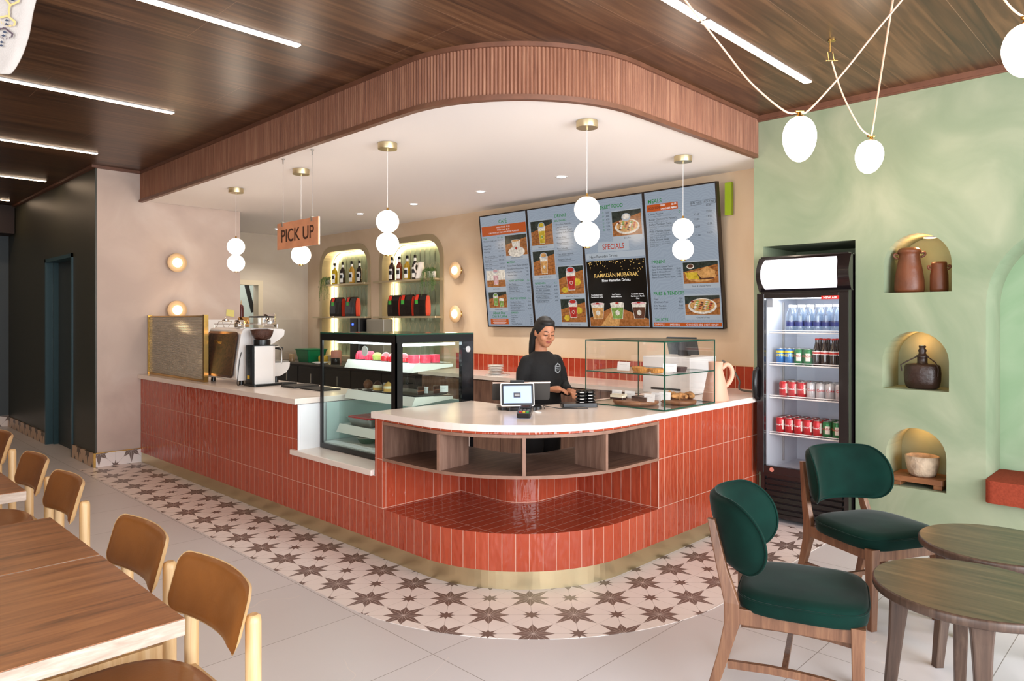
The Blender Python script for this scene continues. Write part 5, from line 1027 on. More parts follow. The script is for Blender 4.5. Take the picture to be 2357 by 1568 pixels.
def s4(d):
    d.tx(.06, .09, 'MEALS', .04, tG, b=.012); d.rect(.04, .10, .48, .15, tO); d.tx(.06, .133, 'ADD SIDE', .023, tK); d.tx(.24, .118, 'FRIES', .017, tW, b=.02); d.tx(.46, .118, '$5.00', .017, tW, 'RIGHT', .02); d.tx(.24, .143, "CHACHEE'S FRIES", .017, tW, b=.02, sx=.9); d.tx(.46, .143, '$6.00', .017, tW, 'RIGHT', .02)
    for x0, x1, q in ((.66, .79, 'ON FRIES'), (.82, .97, 'POUTINE')):
        d.rect(x0 - .005, .113, x1 + .005, .142, tK); d.rect(x0 - .001, .1145, x1 + .001, .1405, mSCR); d.tx((x0 + x1) / 2, .133, q, .019, tK, 'CENTER')
    for i, (q, r, p, yy) in enumerate([('Classic Poutine', 'Fries, veggie gravy & cheesecurds', ('', '10.00'), .175), ('Butter Chicken (Or Paneer)', 'Butter chicken & garlic aioli', ('12.00', '13.50'), .215), ('Buffalo Tandoori Twist', '2 pc Buffalo Tandoori tenders with', ('12.00', '13.50'), .25), ('Philly Chicken Masala', 'A fusion Philly with Masala &', ('12.00', '13.50'), .30), ('Philly Cheese Steak', 'A classic with a twist, onions,', ('12.00', '13.50'), .36)]):
        d.tx(.06, yy, q, .02, tK); d.tx(.06, yy + .015, r, .014, tGR); d.tx(.76, yy - .005, p[0], .019, tK, 'RIGHT'); d.tx(.92, yy - .018, p[1], .019, tK, 'RIGHT')
    for r, yy in (('ranch sauce', .277), ('green peppers, banana peppers,', .328), ('BBQ sauce & garlic aioli', .341), ('banana peppers, special blend', .389), ('& garlic aioli', .402)): d.tx(.06, yy, r, .014, tGR)
    d.el(.5, .172, .014, .0085, tG, 14); d.el(.5, .172, .010, .006, mSCR, 14)
    d.tx(.06, .525, 'PANINI', .036, tG, b=.012); lines(d, .06, .555, .019, [('Pesto Grill Cheese Panini', ''), ('Spicy Turkey Melt Panini', '10.00'), ('Steak & Cheese Panini', '11.00'), ('Butter Chicken Panini', '11.00'), ('Butter Paneer Masala Panini', '11.00')], .47, .017)
    d.pic(.50, .53, .96, .68, 'Steak & Cheese Panini'); d.el(.73, .63, .2, .04, pT)
    for i in range(14): a = .52 + .012 * i; d.pg([(a, .60 + .004 * (i % 4)), (a + .01, .60), (a + .05, .65), (a + .04, .652)], pY)
    d.pg([(.68, .60), (.82, .565), (.93, .60), (.90, .64), (.74, .64)], pT); d.pg([(.68, .605), (.74, .645), (.90, .643), (.90, .652), (.72, .655)], pB); d.el(.60, .56, .05, .018, pC); d.el(.60, .558, .04, .012, pB)
    d.tx(.06, .755, 'FRIES & TENDERS', .036, tG, b=.012, sx=.93); lines(d, .06, .79, .022, [('Fries', '7.00'), ("Chachee's Fries", '8.50')], .47, .019); lines(d, .06, .84, .02, [('3 Pc Tenders', '7.00'), ('5 Pc Tenders', '10.00')], .47, .019)
    d.pic(.50, .765, .96, .90, "Chachee's Fries"); d.el(.73, .84, .19, .055, pC); d.el(.73, .835, .165, .045, pT)
    for i in range(34): d.el(.6 + .26 * ((i * 37) % 100) / 100, .805 + .06 * ((i * 53) % 100) / 100, .02, .005, [pR, pGn, pC, pB][i % 4], 8)
    d.tx(.06, .945, 'SAUCES', .032, tG, b=.012); d.rect(.04, .955, .97, .982, tO)
    for x, q in ((.05, 'CHIPOTLE'), (.27, '|MED BBQ'), (.50, "CHACHEE'S BBQ"), (.74, '|HOT HONEY')): d.tx(x, .976, q, .018, tW)
for k, (l, f) in enumerate([('upright menu screen headed café, leftmost of the four screens', s1), ('upright menu screen headed drinks with photos of milkshakes and spritzers', s2), ('upright menu screen headed street food and specials with a black poster', s3), ('upright menu screen headed meals, rightmost of the four screens', s4)]): screen(k, l, f)
m = MB(); m.box((5.44, 2.80, 2.335), (5.47, 2.858, 2.605), M('lime_plastic', '#9ab41c', .5)); o = m.obj('screen_bracket'); tag(o, 'lime green box behind the outer edge of the meals menu screen', 'bracket')
# ================================================================ DRINKS FRIDGE
t = thing('drinks_fridge', 'black glass door drinks fridge standing in the recess of the green wall', 'fridge', (5.28, 2.02, 0))
mFB = M('fridge_black', '#151012', .22, coat=.4); mFI = M('fridge_interior', '#c6cad3', .4)
fy0, fy1, fx0, fx1 = 1.735, 2.355, 5.03, 5.62
m = MB()
m.box((fx0, fy0, .03), (fx1, fy0 + .03, 1.93), mFB); m.box((fx0, fy1 - .03, .03), (fx1, fy1, 1.93), mFB); m.box((fx1 - .03, fy0 + .03, .03), (fx1, fy1 - .03, 1.93), mFB); m.box((fx0, fy0 + .03, 1.66), (fx1 - .03, fy1 - .03, 1.93), mFB); m.box((fx0 + .02, fy0 + .03, .03), (fx1 - .03, fy1 - .03, .36), mFB); m.obj('cabinet', t)
m = MB()
m.box((fx0 + .01, fy0 + .03, .36), (fx1 - .035, fy0 + .045, 1.66), mFI); m.box((fx0 + .01, fy1 - .045, .36), (fx1 - .035, fy1 - .03, 1.66), mFI); m.box((fx1 - .05, fy0 + .045, .36), (fx1 - .035, fy1 - .045, 1.66), mFI); m.box((fx0 + .01, fy0 + .045, .36), (fx1 - .05, fy1 - .045, .375), mFI); m.box((fx0 + .01, fy0 + .045, 1.645), (fx1 - .05, fy1 - .045, 1.66), mFI); m.obj('interior_liner', t)
m = MB(); n = 16; pf = [(fx0 - .005 - .055 * sin(pi * i / n), 1.675 + .245 * i / n) for i in range(n + 1)]
vs = [(x, y, z) for y in (fy0 - .02, fy1 + .01) for x, z in pf]; m.add(vs, [(i, n + 1 + i, n + 2 + i, i + 1) for i in range(n)], mFB, True)
for y in (fy0 - .02, fy1 + .01): m.add([(x, y, z) for x, z in pf] + [(fx0 + .02, y, 1.92), (fx0 + .02, y, 1.675)], [tuple(range(n + 3))], mFB)
m.box((fx0 - .004, fy0 - .02, 1.915), (fx0 + .05, fy1 + .01, 1.92), mFB); m.box((fx0 - .004, fy0 - .02, 1.672), (fx0 + .03, fy1 + .01, 1.677), mFB); m.obj('header', t)
m = MB(); y0, y1 = fy0 + .055, fy1 - .025; rows = [(fx0 - .008 - .055 * sin(pi * i / n), 1.675 + .245 * i / n) for i in range(1, n)]
cols = 13; vs = []
for j in range(cols):
    for i, (x, z) in enumerate(rows):
        vs.append((x, y0 + (y1 - y0) * j / (cols - 1), z))
k = len(rows); fs = [(j * k + i, (j + 1) * k + i, (j + 1) * k + i + 1, j * k + i + 1) for j in range(cols - 1) for i in range(k - 1)]
ends = lambda z: .022 * abs((z - 1.7975) / .12) ** 3
vs = [(x, y0 + ends(z) + (y1 - y0 - 2 * ends(z)) * ((y - y0) / (y1 - y0)), z) for x, y, z in vs]
m.add(vs, fs, M('header_light', '#e8e4ee', .2, emit='#efe9f6', es=.62), True); m.obj('header_light_panel', t)
d = None; m = MB(); dx0, dx1, dz0, dz1 = 4.985, 5.025, .355, 1.660; w = .045
for a, b in (((dx0, fy0 - .015, dz0), (dx1, fy0 - .015 + w + .02, dz1)), ((dx0, fy1 - w, dz0), (dx1, fy1 + .01, dz1)), ((dx0, fy0 + .05, dz0), (dx1, fy1 - w, dz0 + w + .01)), ((dx0, fy0 + .05, dz1 - w * .8), (dx1, fy1 - w, dz1))): m.box(a, b, mFB)
d = m.obj('door', t, bevel=.004)
m = MB(); m.poly([(5.0, fy0 + .04, dz0 + .05), (5.0, fy1 - .04, dz0 + .05), (5.0, fy1 - .04, dz1 - .03), (5.0, fy0 + .04, dz1 - .03)], mGLASS); m.obj('door_glass', d)
m = MB(); m.tube([(4.975, fy1 + .0, .89), (4.945, fy1 + .003, .91), (4.938, fy1 + .003, 1.0), (4.945, fy1 + .003, 1.09), (4.975, fy1 + .0, 1.115)], [.014, .019, .02, .019, .014], mBLACK, 12); m.obj('handle', d)
m = MB(); m.poly([(4.983, 1.90, 1.635), (4.983, 1.78, 1.635), (4.983, 1.78, 1.61), (4.983, 1.90, 1.61)], mREDP); m.text('NEW AIR', .022, facing_x(4.982, 1.84, 1.615), mWHITE, 'CENTER', .02); m.obj('logo_plate', d)
m = MB(); m.lathe([(.001, 0), (.016, 0), (.016, .003)], (4.983, 2.25, .385), M('red_badge', '#d88a78', .4), 20, axis=(-1, 0, 0)); m.obj('badge', d)
m = MB(); m.poly([(4.999, 2.295, 1.56), (4.999, 2.25, 1.56), (4.999, 2.25, 1.63), (4.999, 2.295, 1.63)], M('info_sticker', '#8e939c', .5)); m.obj('sticker', d)
for i in range(6):
    m = MB(); z = .07 + i * .042; m.box((fx0 - .01, fy0 + .04, z), (fx0 + .025, fy1 - .04, z + .024), mBLACK); m.obj('vent_slat', t)
m = MB(); m.box((fx0, fy0, .03), (fx0 + .02, fy1, .06), mFB); m.box((fx0 - .005, fy0, .325), (fx0 + .02, fy1, .352), mFB); m.obj('lower_grille', t)
for y in (fy0 + .05, fy1 - .05): m = MB(); m.lathe([(.02, 0), (.02, .032)], (5.1, y, .001), mBLACK, 12); m.obj('foot', t)
m = MB(); m.box((5.07, fy0 + .05, 1.62), (5.085, fy1 - .05, 1.635), mLEDW); m.obj('light_bar', t)
lamp('fridge_light', 'AREA', (5.15, 2.04, 1.625), 2.2, (.93, .96, 1), .1, .5)
FZ = [1.378, 1.142, .903, .636]
for z in FZ:
    m = MB(); m.tube([(5.07, fy0 + .05, z - .004), (5.07, fy1 - .05, z - .004)], .005, mWHITE, 8); m.tube([(5.07, fy0 + .05, z + .012), (5.07, fy1 - .05, z + .012)], .003, mWHITE, 8)
    for k in range(22): y = fy0 + .06 + k * .0233; m.tube([(5.07, y, z - .004), (5.52, y, z - .004)], .0022, mWHITE, 4, caps=False)
    m.obj('wire_shelf', t)
m = MB(); [m.box((5.30, y, .40), (5.31, y + .012, 1.6), mSTEEL) for y in (fy1 - .058,)]; m.obj('shelf_rail', t)
canrows = {}
def can_base(kind):
    body, text, tc = {'red': ('#c3202a', 'Coca-Cola', '#f4f0ee'), 'diet': ('#c9c6c8', 'Coke', '#b8262e'), 'ginger': ('#1f7a43', 'CANADA DRY', '#f0e6da'), 'tea': ('#3f7fc4', 'NESTEA', '#f2e24a')}[kind]
    t = thing('drink_can', 'x', 'can', (0, 0, 0)); h = .115
    m = MB(); m.lathe([(.024, 0), (.032, .010), (.032, h - .012), (.026, h)], (0, 0, 0), M('can_' + kind, body, .25, .3), 24); m.obj('body', t)
    m = MB(); m.lathe([(.0265, h - .001), (.0275, h + .002), (.0245, h + .0025), (.024, h - .002), (.001, h - .002)], (0, 0, 0), mSTEEL, 20, caps=False)
    if kind in ('tea',): m.lathe([(.0325, h - .03), (.0325, h - .014)], (0, 0, 0), M('can_yellow', '#e6d23a', .3), 24, caps=False)
    m.obj('lid', t)
    m = MB(); r = .0325
    if kind in ('ginger', 'red'):  # pale print area
        vs = []; a0, a1 = (170, 230) if kind == 'ginger' else (226, 250)
        for i in range(7): a = rad(a0 + (a1 - a0) * i / 6); vs += [(r * cos(a), r * sin(a), .03), (r * cos(a), r * sin(a), .085 if kind == 'ginger' else .10)]
        m.add(vs, [(2 * i, 2 * i + 2, 2 * i + 3, 2 * i + 1) for i in range(6)], M('can_panel', '#efe3d6', .4)); tc2 = '#b0302a' if kind == 'ginger' else tc
    else: tc2 = tc
    mt = M('can_text' + kind, tc2, .4); q = MB(); q.text(text, .020 if len(text) > 6 else .026, Matrix.Identity(4), mt, 'CENTER', .02)
    a_ = rad(200); vs = [((r + .0004) * cos(a_ + p.x / r), (r + .0004) * sin(a_ + p.x / r), .058 + p.y) for p in q.v]
    m.add(vs, q.f, mt); m.obj('label', t); return t
first = {}
def can(kind, x, y, z, label):
    if kind not in first: first[kind] = o = can_base(kind); o.location = (x, y, z); o['label'] = label; o['group'] = 'drink cans in the fridge'
    else: dup(first[kind], (x, y, z), None, label, 'drink cans in the fridge')
rown = ['front', 'second', 'third']
nm = {'red': 'red cola can', 'diet': 'silver diet cola can', 'ginger': 'green ginger ale can', 'tea': 'blue iced tea can'}
for j in range(3):
    for i, k in enumerate(['red', 'red', 'red', 'diet', 'diet', 'diet', 'diet']): can('red' if i < 3 else 'diet', 5.13 + j * .07, 2.225 - i * .0665, FZ[2], f'{nm[k]}, {["first","second","third","fourth","fifth","sixth","last"][i]} from the handle side, {rown[j]} row of the third fridge shelf')
    for i, k in enumerate(['red', 'red', 'red', 'red', 'red', 'ginger', 'ginger']): can(k, 5.13 + j * .07, 2.25 - i * .0675, FZ[3], f'{nm[k]}, {["first","second","third","fourth","fifth","sixth","last"][i]} from the handle side, {rown[j]} row of the lowest fridge shelf')
    for i, k in enumerate(['tea', 'tea', 'ginger', 'ginger']): can(k, 5.13 + j * .07, [2.25, 2.185, 2.115, 2.048][i], FZ[1], f'{nm[k]}, {["first","second","third","fourth"][i]} from the handle side, {rown[j]} row of the second fridge shelf')
def pbot(kind):
    t = thing('water_bottle' if kind == 'w' else 'cola_bottle', 'x', 'bottle', (0, 0, 0))
    if kind == 'w':
        m = MB(); m.lathe([(.026, 0), (.031, .01), (.029, .05), (.031, .09), (.031, .12), (.026, .145), (.012, .175), (.012, .185)], (0, 0, 0), glassmat('clear_plastic', '#dfe9f2', .6, .05, .12, '#c3cede') if 'clear_plastic' not in MATS else MATS['clear_plastic'], 20); m.obj('body', t)
        m = MB(); m.lathe([(.0302, .045), (.0302, .085)], (0, 0, 0), M('water_label', '#27357e', .4), 20, caps=False); m.obj('label', t); m = MB(); m.lathe([(.013, .183), (.013, .2), (.001, .2)], (0, 0, 0), mWHITE, 16, caps=False); m.obj('cap', t)
    else:
        m = MB(); m.lathe([(.026, 0), (.029, .01), (.026, .05), (.029, .09), (.024, .125), (.012, .165), (.012, .185)], (0, 0, 0), M('cola_dark', '#1f0d08', .08, coat=1), 20); m.obj('body', t)
        m = MB(); m.lathe([(.0292, .078), (.0292, .105)], (0, 0, 0), mWHITE, 20, caps=False); m.lathe([(.0294, .085), (.0294, .098)], (0, 0, 0), mREDP, 20, caps=False); m.obj('label', t); m = MB(); m.lathe([(.014, .183), (.0145, .193), (.001, .195)], (0, 0, 0), mREDP, 16, caps=False); m.obj('cap', t)
    return t
for kind, ys, z, txt in (('w', (2.175, 2.108, 2.045, 1.98, 1.92, 1.86), FZ[0], 'clear water bottle with blue label'), ('c', (1.985, 1.93, 1.87, 1.81), FZ[1], 'dark cola bottle with red cap')):
    b = None
    for j in range(2):
        for i, y in enumerate(ys):
            l = f'{txt}, number {["one","two","three","four","five","six"][i]} from the handle side, {rown[j]} row'
            if b is None: b = pbot(kind); b.location = (5.13, y, z); b['label'] = l; b['group'] = 'bottles in the fridge'
            else: dup(b, (5.13 + j * .07, y, z), None, l, 'bottles in the fridge')
# ================================================================ NICHE POTS AND BENCH
lamp('niche_light', 'POINT', (5.27, 1.36, 1.97), 1.1, (1, .5, .22), .02); lamp('niche_light', 'POINT', (5.36, 1.38, 1.33), .75, (1, .45, .17), .02); lamp('niche_light', 'POINT', (5.36, 1.38, .72), .75, (1, .45, .17), .02)
t = thing('niche_spot', 'small round recessed light at the top of the uppermost wall niche', 'ceiling light', (5.27, 1.30, 2.02)); m = MB(); m.lathe([(.001, 0), (.03, 0), (.032, .004)], (5.27, 1.30, 2.006), M('niche_lens', '#ffe2b0', .3, emit='#ffd79a', es=6), 20); m.obj('lens', t); m = MB(); m.lathe([(.032, .004), (.042, .002), (.042, .01)], (5.27, 1.30, 2.006), mWHITE, 20, caps=False); m.obj('ring', t)
mCLAY = M('clay_brown', '#6b3a20', .45, var=.28, vs=6, bump=.3, bs=25)
def pot(c, prof, label, lugs, mat=mCLAY):
    t = thing('clay_pot', label, 'pot', c); m = MB(); m.lathe(prof, c, mat, 36, caps=False); m.obj('body', t)
    for a, z, r, s in lugs: m = MB(); q = Vector((c[0] + cos(a) * r, c[1] + sin(a) * r, c[2] + z)); u = Vector((cos(a), sin(a), 0)); m.tube(smooth3([q, q + u * s + Vector((0, 0, .006)), q + u * s * 1.1 + Vector((0, 0, -s * .6)), q + Vector((0, 0, -s * 1.3))]), .007, mat, 8); m.obj('lug', t)
pot((5.24, 1.42, 1.65), [(.001, 0), (.085, 0), (.09, .02), (.088, .08), (.075, .17), (.062, .24), (.064, .262), (.072, .268), (.068, .285), (.052, .297), (.045, .29), (.001, .285)], 'tall brown clay pot with two lugs in the top wall niche', [(pi * .62, .255, .066, .022), (-pi * .38, .262, .066, .022)])
pot((5.24, 1.245, 1.65), [(.001, 0), (.05, 0), (.053, .02), (.052, .11), (.044, .155), (.046, .18), (.042, .195), (.036, .19), (.001, .17)], 'smaller brown clay pot beside the tall one in the top wall niche', [(pi * .62, .165, .046, .014), (-pi * .4, .165, .046, .014)])
t = thing('clay_flask', 'dark brown carved flask with a cord handle in the middle wall niche', 'flask', (5.25, 1.345, 1.014)); mDK = M('dark_clay', '#35231c', .38, bump=.6, bs=22, var=.4, vs=8)
m = MB(); m.loft([[(5.25 + .075 * k * sin(a), 1.345 + .108 * k * (1 if abs(cos(a)) < .5 else 1) * cos(a), 1.0155 + z) for a in [2 * pi * i / 40 for i in range(40)]] for k, z in ((.75, 0), (.92, .012), (1, .05), (1.02, .10), (.98, .145), (.9, .158), (.5, .165))], mDK); m.obj('body', t)
m = MB(); m.lathe([(.045, 0), (.03, .01), (.03, .045), (.038, .055), (.028, .06), (.02, .075), (.026, .09), (.018, .105), (.022, .12), (.015, .125)], (5.25, 1.345, 1.175), mDK, 24); m.obj('stopper', t)
m = MB(); m.tube([(5.2, 1.455, 1.13), (5.19, 1.458, 1.17), (5.2, 1.43, 1.19), (5.22, 1.39, 1.215), (5.24, 1.36, 1.235), (5.24, 1.33, 1.24), (5.22, 1.26, 1.19), (5.2, 1.24, 1.15), (5.2, 1.243, 1.10)], .004, M('cord_dark', '#2a1a12', .7), 6); m.obj('cord_handle', t)
t = thing('wood_stand', 'low rustic wooden stand in the lowest wall niche', 'stand', (5.26, 1.34, .373)); m = MB(); m.prism(rrect(5.15, 1.20, 5.38, 1.51, .015), .405, .44, mBOARD); m.obj('top', t, bevel=.006)
for y in (1.235, 1.475): m = MB(); m.box((5.16, y - .025, .374), (5.37, y + .025, .405), mBOARD); m.obj('leg', t, bevel=.004)
m = MB(); m.lathe([(.001, 0), (.072, 0), (.085, .02), (.10, .09), (.103, .128), (.09, .132), (.082, .115), (.06, .07), (.001, .06)], (5.25, 1.345, .442), M('pale_stoneware', '#b8a48c', .85, bump=1.0, bs=30, var=.25, vs=20), 40, caps=False); o = m.obj('stone_bowl'); tag(o, 'rough pale stone bowl standing on the wooden stand in the lowest niche', 'bowl')
t = thing('bench_cushion', 'rust red fabric seat cushion in the large arched alcove', 'cushion', (5.3, .42, .36)); m = MB(); m.prism(rrect(5.06, -.05, 5.52, .962, .04), .365, .50, mCUSH); m.obj('cushion', t, bevel=.035, seg=4)
# ================================================================ STRING PENDANTS
mCRD = M('fabric_cord', '#e3bfa6', .6); CAMZ = 1.47
def egg(top, w, h, label, tilt=0, strands=()):
    t = thing('egg_pendant', label, 'pendant light', tuple(top), group='egg shaped lamps on looping cords'); T = Vector(top)
    m = MB(); prof = [(max(.0005, w * sin(pi * i / 20) * (1 + .09 * cos(pi * i / 20))), -h * (1 - cos(pi * i / 20)) / 2) for i in range(2, 21)]; m.lathe([(r, z - .002) for r, z in prof], T, mGLOBE, 36, axis=Vector((tilt, -tilt, 1)).normalized()); m.obj('shade', t)
    m = MB(); m.lathe([(w * .36, -h * .035), (w * .30, -.002), (w * .12, .004), (w * .10, .02)], T, mGOLD, 24, axis=Vector((tilt, -tilt, 1)).normalized()); m.tube([T + Vector((-.014, .014, .022)), T + Vector((.014, -.014, .022))], .008, mGOLD, 10); m.obj('cap', t)
    for i, s in enumerate(strands):
        m = MB(); pts = [T + Vector((0, 0, .022))] + [Vector(q) for q in s]; sm = []
        for k in range(len(pts) - 1):
            for u in range(6):
                p0, p1, p2, p3 = pts[max(k - 1, 0)], pts[k], pts[k + 1], pts[min(k + 2, len(pts) - 1)]; v = u / 6
                sm.append(.5 * ((2 * p1) + (p2 - p0) * v + (2 * p0 - 5 * p1 + 4 * p2 - p3) * v * v + (3 * p1 - p0 - 3 * p2 + p3) * v ** 3))
        sm.append(pts[-1]); m.tube(sm, .0048, mCRD, 8); m.obj('cord', t)
        e = sm[-1]; m = MB(); m.lathe([(.02, -.004), (.02, 0)], (e.x, e.y, 2.9985), mGOLD, 16); m.obj('ceiling_rose', t)
    return t
egg((3.492, 1.436, 2.475), .079, .225, 'large egg shaped lamp hanging in front of the green wall, left of its smaller neighbour', 0, [[(3.45, 1.49, 2.50), (3.33, 1.61, 2.64), (3.19, 1.69, 2.80), (2.98, 1.72, 2.915), (2.858, 1.746, 2.998)], [(3.515, 1.40, 2.50), (3.57, 1.26, 2.66), (3.60, 1.12, 2.83), (3.62, .968, 2.998)]])
egg((4.487, 1.42, 2.535), .077, .20, 'egg shaped lamp hung from a brass hook, close to the green wall', .08, [[(4.40, 1.455, 2.60), (4.17, 1.47, 2.74), (4.0, 1.468, 2.885)], [(4.40, 1.38, 2.60), (4.03, 1.225, 2.775), (3.564, 1.026, 2.998)]])
t = thing('ceiling_hook', 'slim brass hook on the ceiling holding the cord of the egg lamp', 'hook', (3.97, 1.467, 2.99)); m = MB(); m.tube([(3.97, 1.467, 2.998), (3.975, 1.467, 2.93)], .004, mGOLD, 8); m.obj('rod', t)
m = MB(); m.tube([(3.985, 1.457, 2.93), (3.995, 1.455, 2.89), (4.0, 1.452, 2.885)], .0025, mGOLD, 6); m.tube([(3.965, 1.477, 2.93), (3.99, 1.48, 2.885)], .0025, mGOLD, 6); m.tube([(3.98, 1.49, 2.888), (4.02, 1.445, 2.888)], .004, mGOLD, 6); m.obj('clasp', t)
egg((3.655, .545, 2.72), .088, .225, 'round lamp cut by the picture edge at the top of the green wall', 0, [[(3.60, .60, 2.80), (3.45, .70, 2.998)], [(3.67, .52, 2.80), (3.62, .56, 2.998)]])
lamp('egg_glow', 'POINT', (3.49, 1.436, 2.2), 1.6, (1, .78, .52), .1); lamp('egg_glow', 'POINT', (4.45, 1.42, 2.28), 2.4, (1, .76, .48), .1)
# ================================================================ TEXTILE
t = thing('hanging_textile', 'off white embroidered cloth hanging from the ceiling at the top left corner', 'textile', (.2, 2.2, 2.99))
O = Vector((.3893, 2.1751, 2.0957)); kx = 1.8 / 1634
def TP(px, py, lift=0): dd = max(0, 82 - px); return O + Rr * ((px - 15) * kx) + Vector((0, 0, (168 - py) * kx)) + F * (.0000004 * dd * dd - lift)
ed = [(100, -652), (96, -400), (92, -150), (86, -40), (82, 0), (77, 20), (73, 38), (70, 60), (66, 80), (59, 103), (52, 122), (43, 141), (34, 156), (25, 167), (18, 170)]
m = MB(); nu = 14; vs = [TP(x - (x + 330) * u / nu, y - (0 if u == 0 else (u / nu) * (22 if y > 100 else 0))) for x, y in ed for u in range(nu + 1)]
m.add(vs, [(i * (nu + 1) + u, i * (nu + 1) + u + 1, (i + 1) * (nu + 1) + u + 1, (i + 1) * (nu + 1) + u) for i in range(len(ed) - 1) for u in range(nu)], M('cloth_white', '#a89f98', .85, bump=.2, bs=300, var=.06, vs=8), True); m.obj('cloth', t, solid=.003)
m = MB(); mOC = M('thread_ochre', '#c6a469', .8); mDKT = M('thread_plum', '#4a3a42', .8); mIND = M('thread_indigo', '#2c3346', .8)
def zig(pts, w, mat, n=5):
    for (x0, y0), (x1, y1) in zip(pts, pts[1:]):
        for i in range(n):
            u0, u1 = i / n, (i + 1) / n; a = (x0 + (x1 - x0) * u0, y0 + (y1 - y0) * u0); b = (x0 + (x1 - x0) * u1, y0 + (y1 - y0) * u1); c = ((a[0] + b[0]) / 2, (a[1] + b[1]) / 2)
            m.poly([TP(a[0] - w, a[1], .006), TP(c[0], c[1] - w, .006), TP(b[0] + w, b[1], .006), TP(c[0], c[1] + w, .006)], mat)
zig([(0, 42), (20, 38), (38, 52), (36, 60), (20, 62), (0, 50)], 3, mOC); zig([(24, 38), (23, 25), (26, 14), (46, 6), (50, -10)], 3, mOC); zig([(14, -2), (26, 13)], 3, mOC); zig([(-20, 72), (14, 66), (32, 80), (30, 87), (12, 92), (-4, 80)], 2.6, mDKT)
for x, y in ((18, 48), (17, 57), (13, 75), (10, 83), (6, 98), (5, 106), (26, -2), (32, 2), (36, -4)): m.poly([TP(x - 5, y, .006), TP(x, y - 3, .006), TP(x + 6, y + 1, .006), TP(x, y + 3, .006)], mIND)
m.obj('embroidery', t)
# ================================================================ FURNITURE
def sweep_pad(m, outline, R, df, db, mat, T, lean=0, rings=7, puff=4):
    """upholstered or ply shell: outline (a,b) bent round radius R; df/db = front/back offsets, rounded towards the edge"""
    def P(a, b, off):
        an = a / R; return T @ Vector((-R + (R - off) * cos(an), (R - off) * sin(an), b))
    dn = []
    for (a0, b0), (a1, b1) in zip(outline, outline[1:] + outline[:1]):
        q = max(1, int(math.hypot(a1 - a0, b1 - b0) / .02)); dn += [(a0 + (a1 - a0) * i / q, b0 + (b1 - b0) * i / q) for i in range(q)]
    outline = dn; rs = []
    ks = [i / rings for i in range(1, rings + 1)]
    for k in ks: f = df * max(0, 1 - k ** (puff * 2)) ** .5; rs.append([P(a * k, b * k, f) for a, b in outline])
    for k in ks[::-1][0:]: f = db * max(0, 1 - k ** (puff * 2)) ** .5; rs.append([P(a * k, b * k, -f) for a, b in outline])
    for r in rs:
        pass
    m.loft(rs, mat, True, True)
def dens(o):
    out_ = []
    for (a0, b0), (a1, b1) in zip(o, o[1:]):
        q = max(1, int(math.hypot(a1 - a0, b1 - b0) / .02)); out_ += [(a0 + (a1 - a0) * i / q, b0 + (b1 - b0) * i / q) for i in range(q)]
    return out_ + [o[-1]]
def make_tan(label):
    t = thing('dining_chair', label, 'chair', (0, 0, 0), group='tan leather and ash dining chairs'); I = Matrix.Identity(4)
    lean = Matrix(((1, 0, .28, .262), (0, 1, 0, 0), (0, 0, 1, .672), (0, 0, 0, 1)))
    o = rrect(-.245, -.086, .245, .088, .045, 6)
    m = MB(); sweep_pad(m, o, .62, .0, .013, mASH, lean @ Matrix.Translation((.0005, 0, 0)), puff=12); bk = m.obj('backrest', t)
    o2 = rrect(-.242, -.083, .242, .085, .043, 6); m = MB(); sweep_pad(m, o2, .62, .016, .0, mLEATHER, lean, puff=3); m.obj('leather_pad', bk)
    for s in (-1, 1):
        m = MB(); m.tube([(.268, s * .207, 0.001), (.262, s * .207, .35), (.262, s * .207, .66), (.262, s * .207, .675), (.262, s * .207, .68)], [.017, .021, .021, .019, .012], mASH, 16); m.obj('leg', t)
        m = MB(); m.tube([(-.20, s * .205, 0.001), (-.20, s * .205, .425)], [.016, .02], mASH, 16); m.obj('leg', t)
    m = MB(); m.box((-.18, -.19, .355), (-.165, .19, .415), mASH); m.obj('apron', t); m = MB(); m.box((.245, -.19, .355), (.265, .19, .415), mASH); m.obj('apron', t)
    for s in (-1, 1): m = MB(); m.box((-.19, s * .20 - .008, .355), (.25, s * .20 + .008, .415), mASH); m.obj('apron', t)
    so = [(-.255 * c if c > 0 else -.225 * c, s_) for c, s_ in [(0, 0)]] 
    so = [(.0 + (-.25 if cos(a) > 0 else -.235) * abs(cos(a)) ** .75 * (1 if cos(a) > 0 else -1), .238 * abs(sin(a)) ** .8 * (1 if sin(a) > 0 else -1)) for a in [2 * pi * (i + .5) / 44 for i in range(44)]]
    def ring(k, z): return [(x * k, y * k, z + .012 * abs(y * k / .238) ** 2) for x, y in so]
    m = MB(); m.loft([ring(.6, .418), ring(.85, .422), ring(1.0, .430), ring(1.0, .440), ring(.96, .442)], mASH); m.obj('seat_shell', t)
    m = MB(); m.loft([ring(.955, .440), ring(.975, .447), ring(.955, .456), ring(.85, .461), ring(.5, .462), ring(.05, .461)], mLEATHER); m.obj('seat', t)
    return t
ch = make_tan('tan leather dining chair closest to the camera, tucked in at the front table')
ch.location = (.613, 2.035, 0)
for x, y, l in [(.613, 2.63, 'tan leather dining chair just behind the closest one, at the gap between tables'), (.645, 3.70, 'tan leather dining chair in the second pair, its back in front of the other'), (.66, 4.375, 'tan leather dining chair at the rear of the second pair'), (.70, 5.42, 'tan leather dining chair cut by the left picture edge, farthest down the row')]: dup(ch, (x, y, 0), label=l)
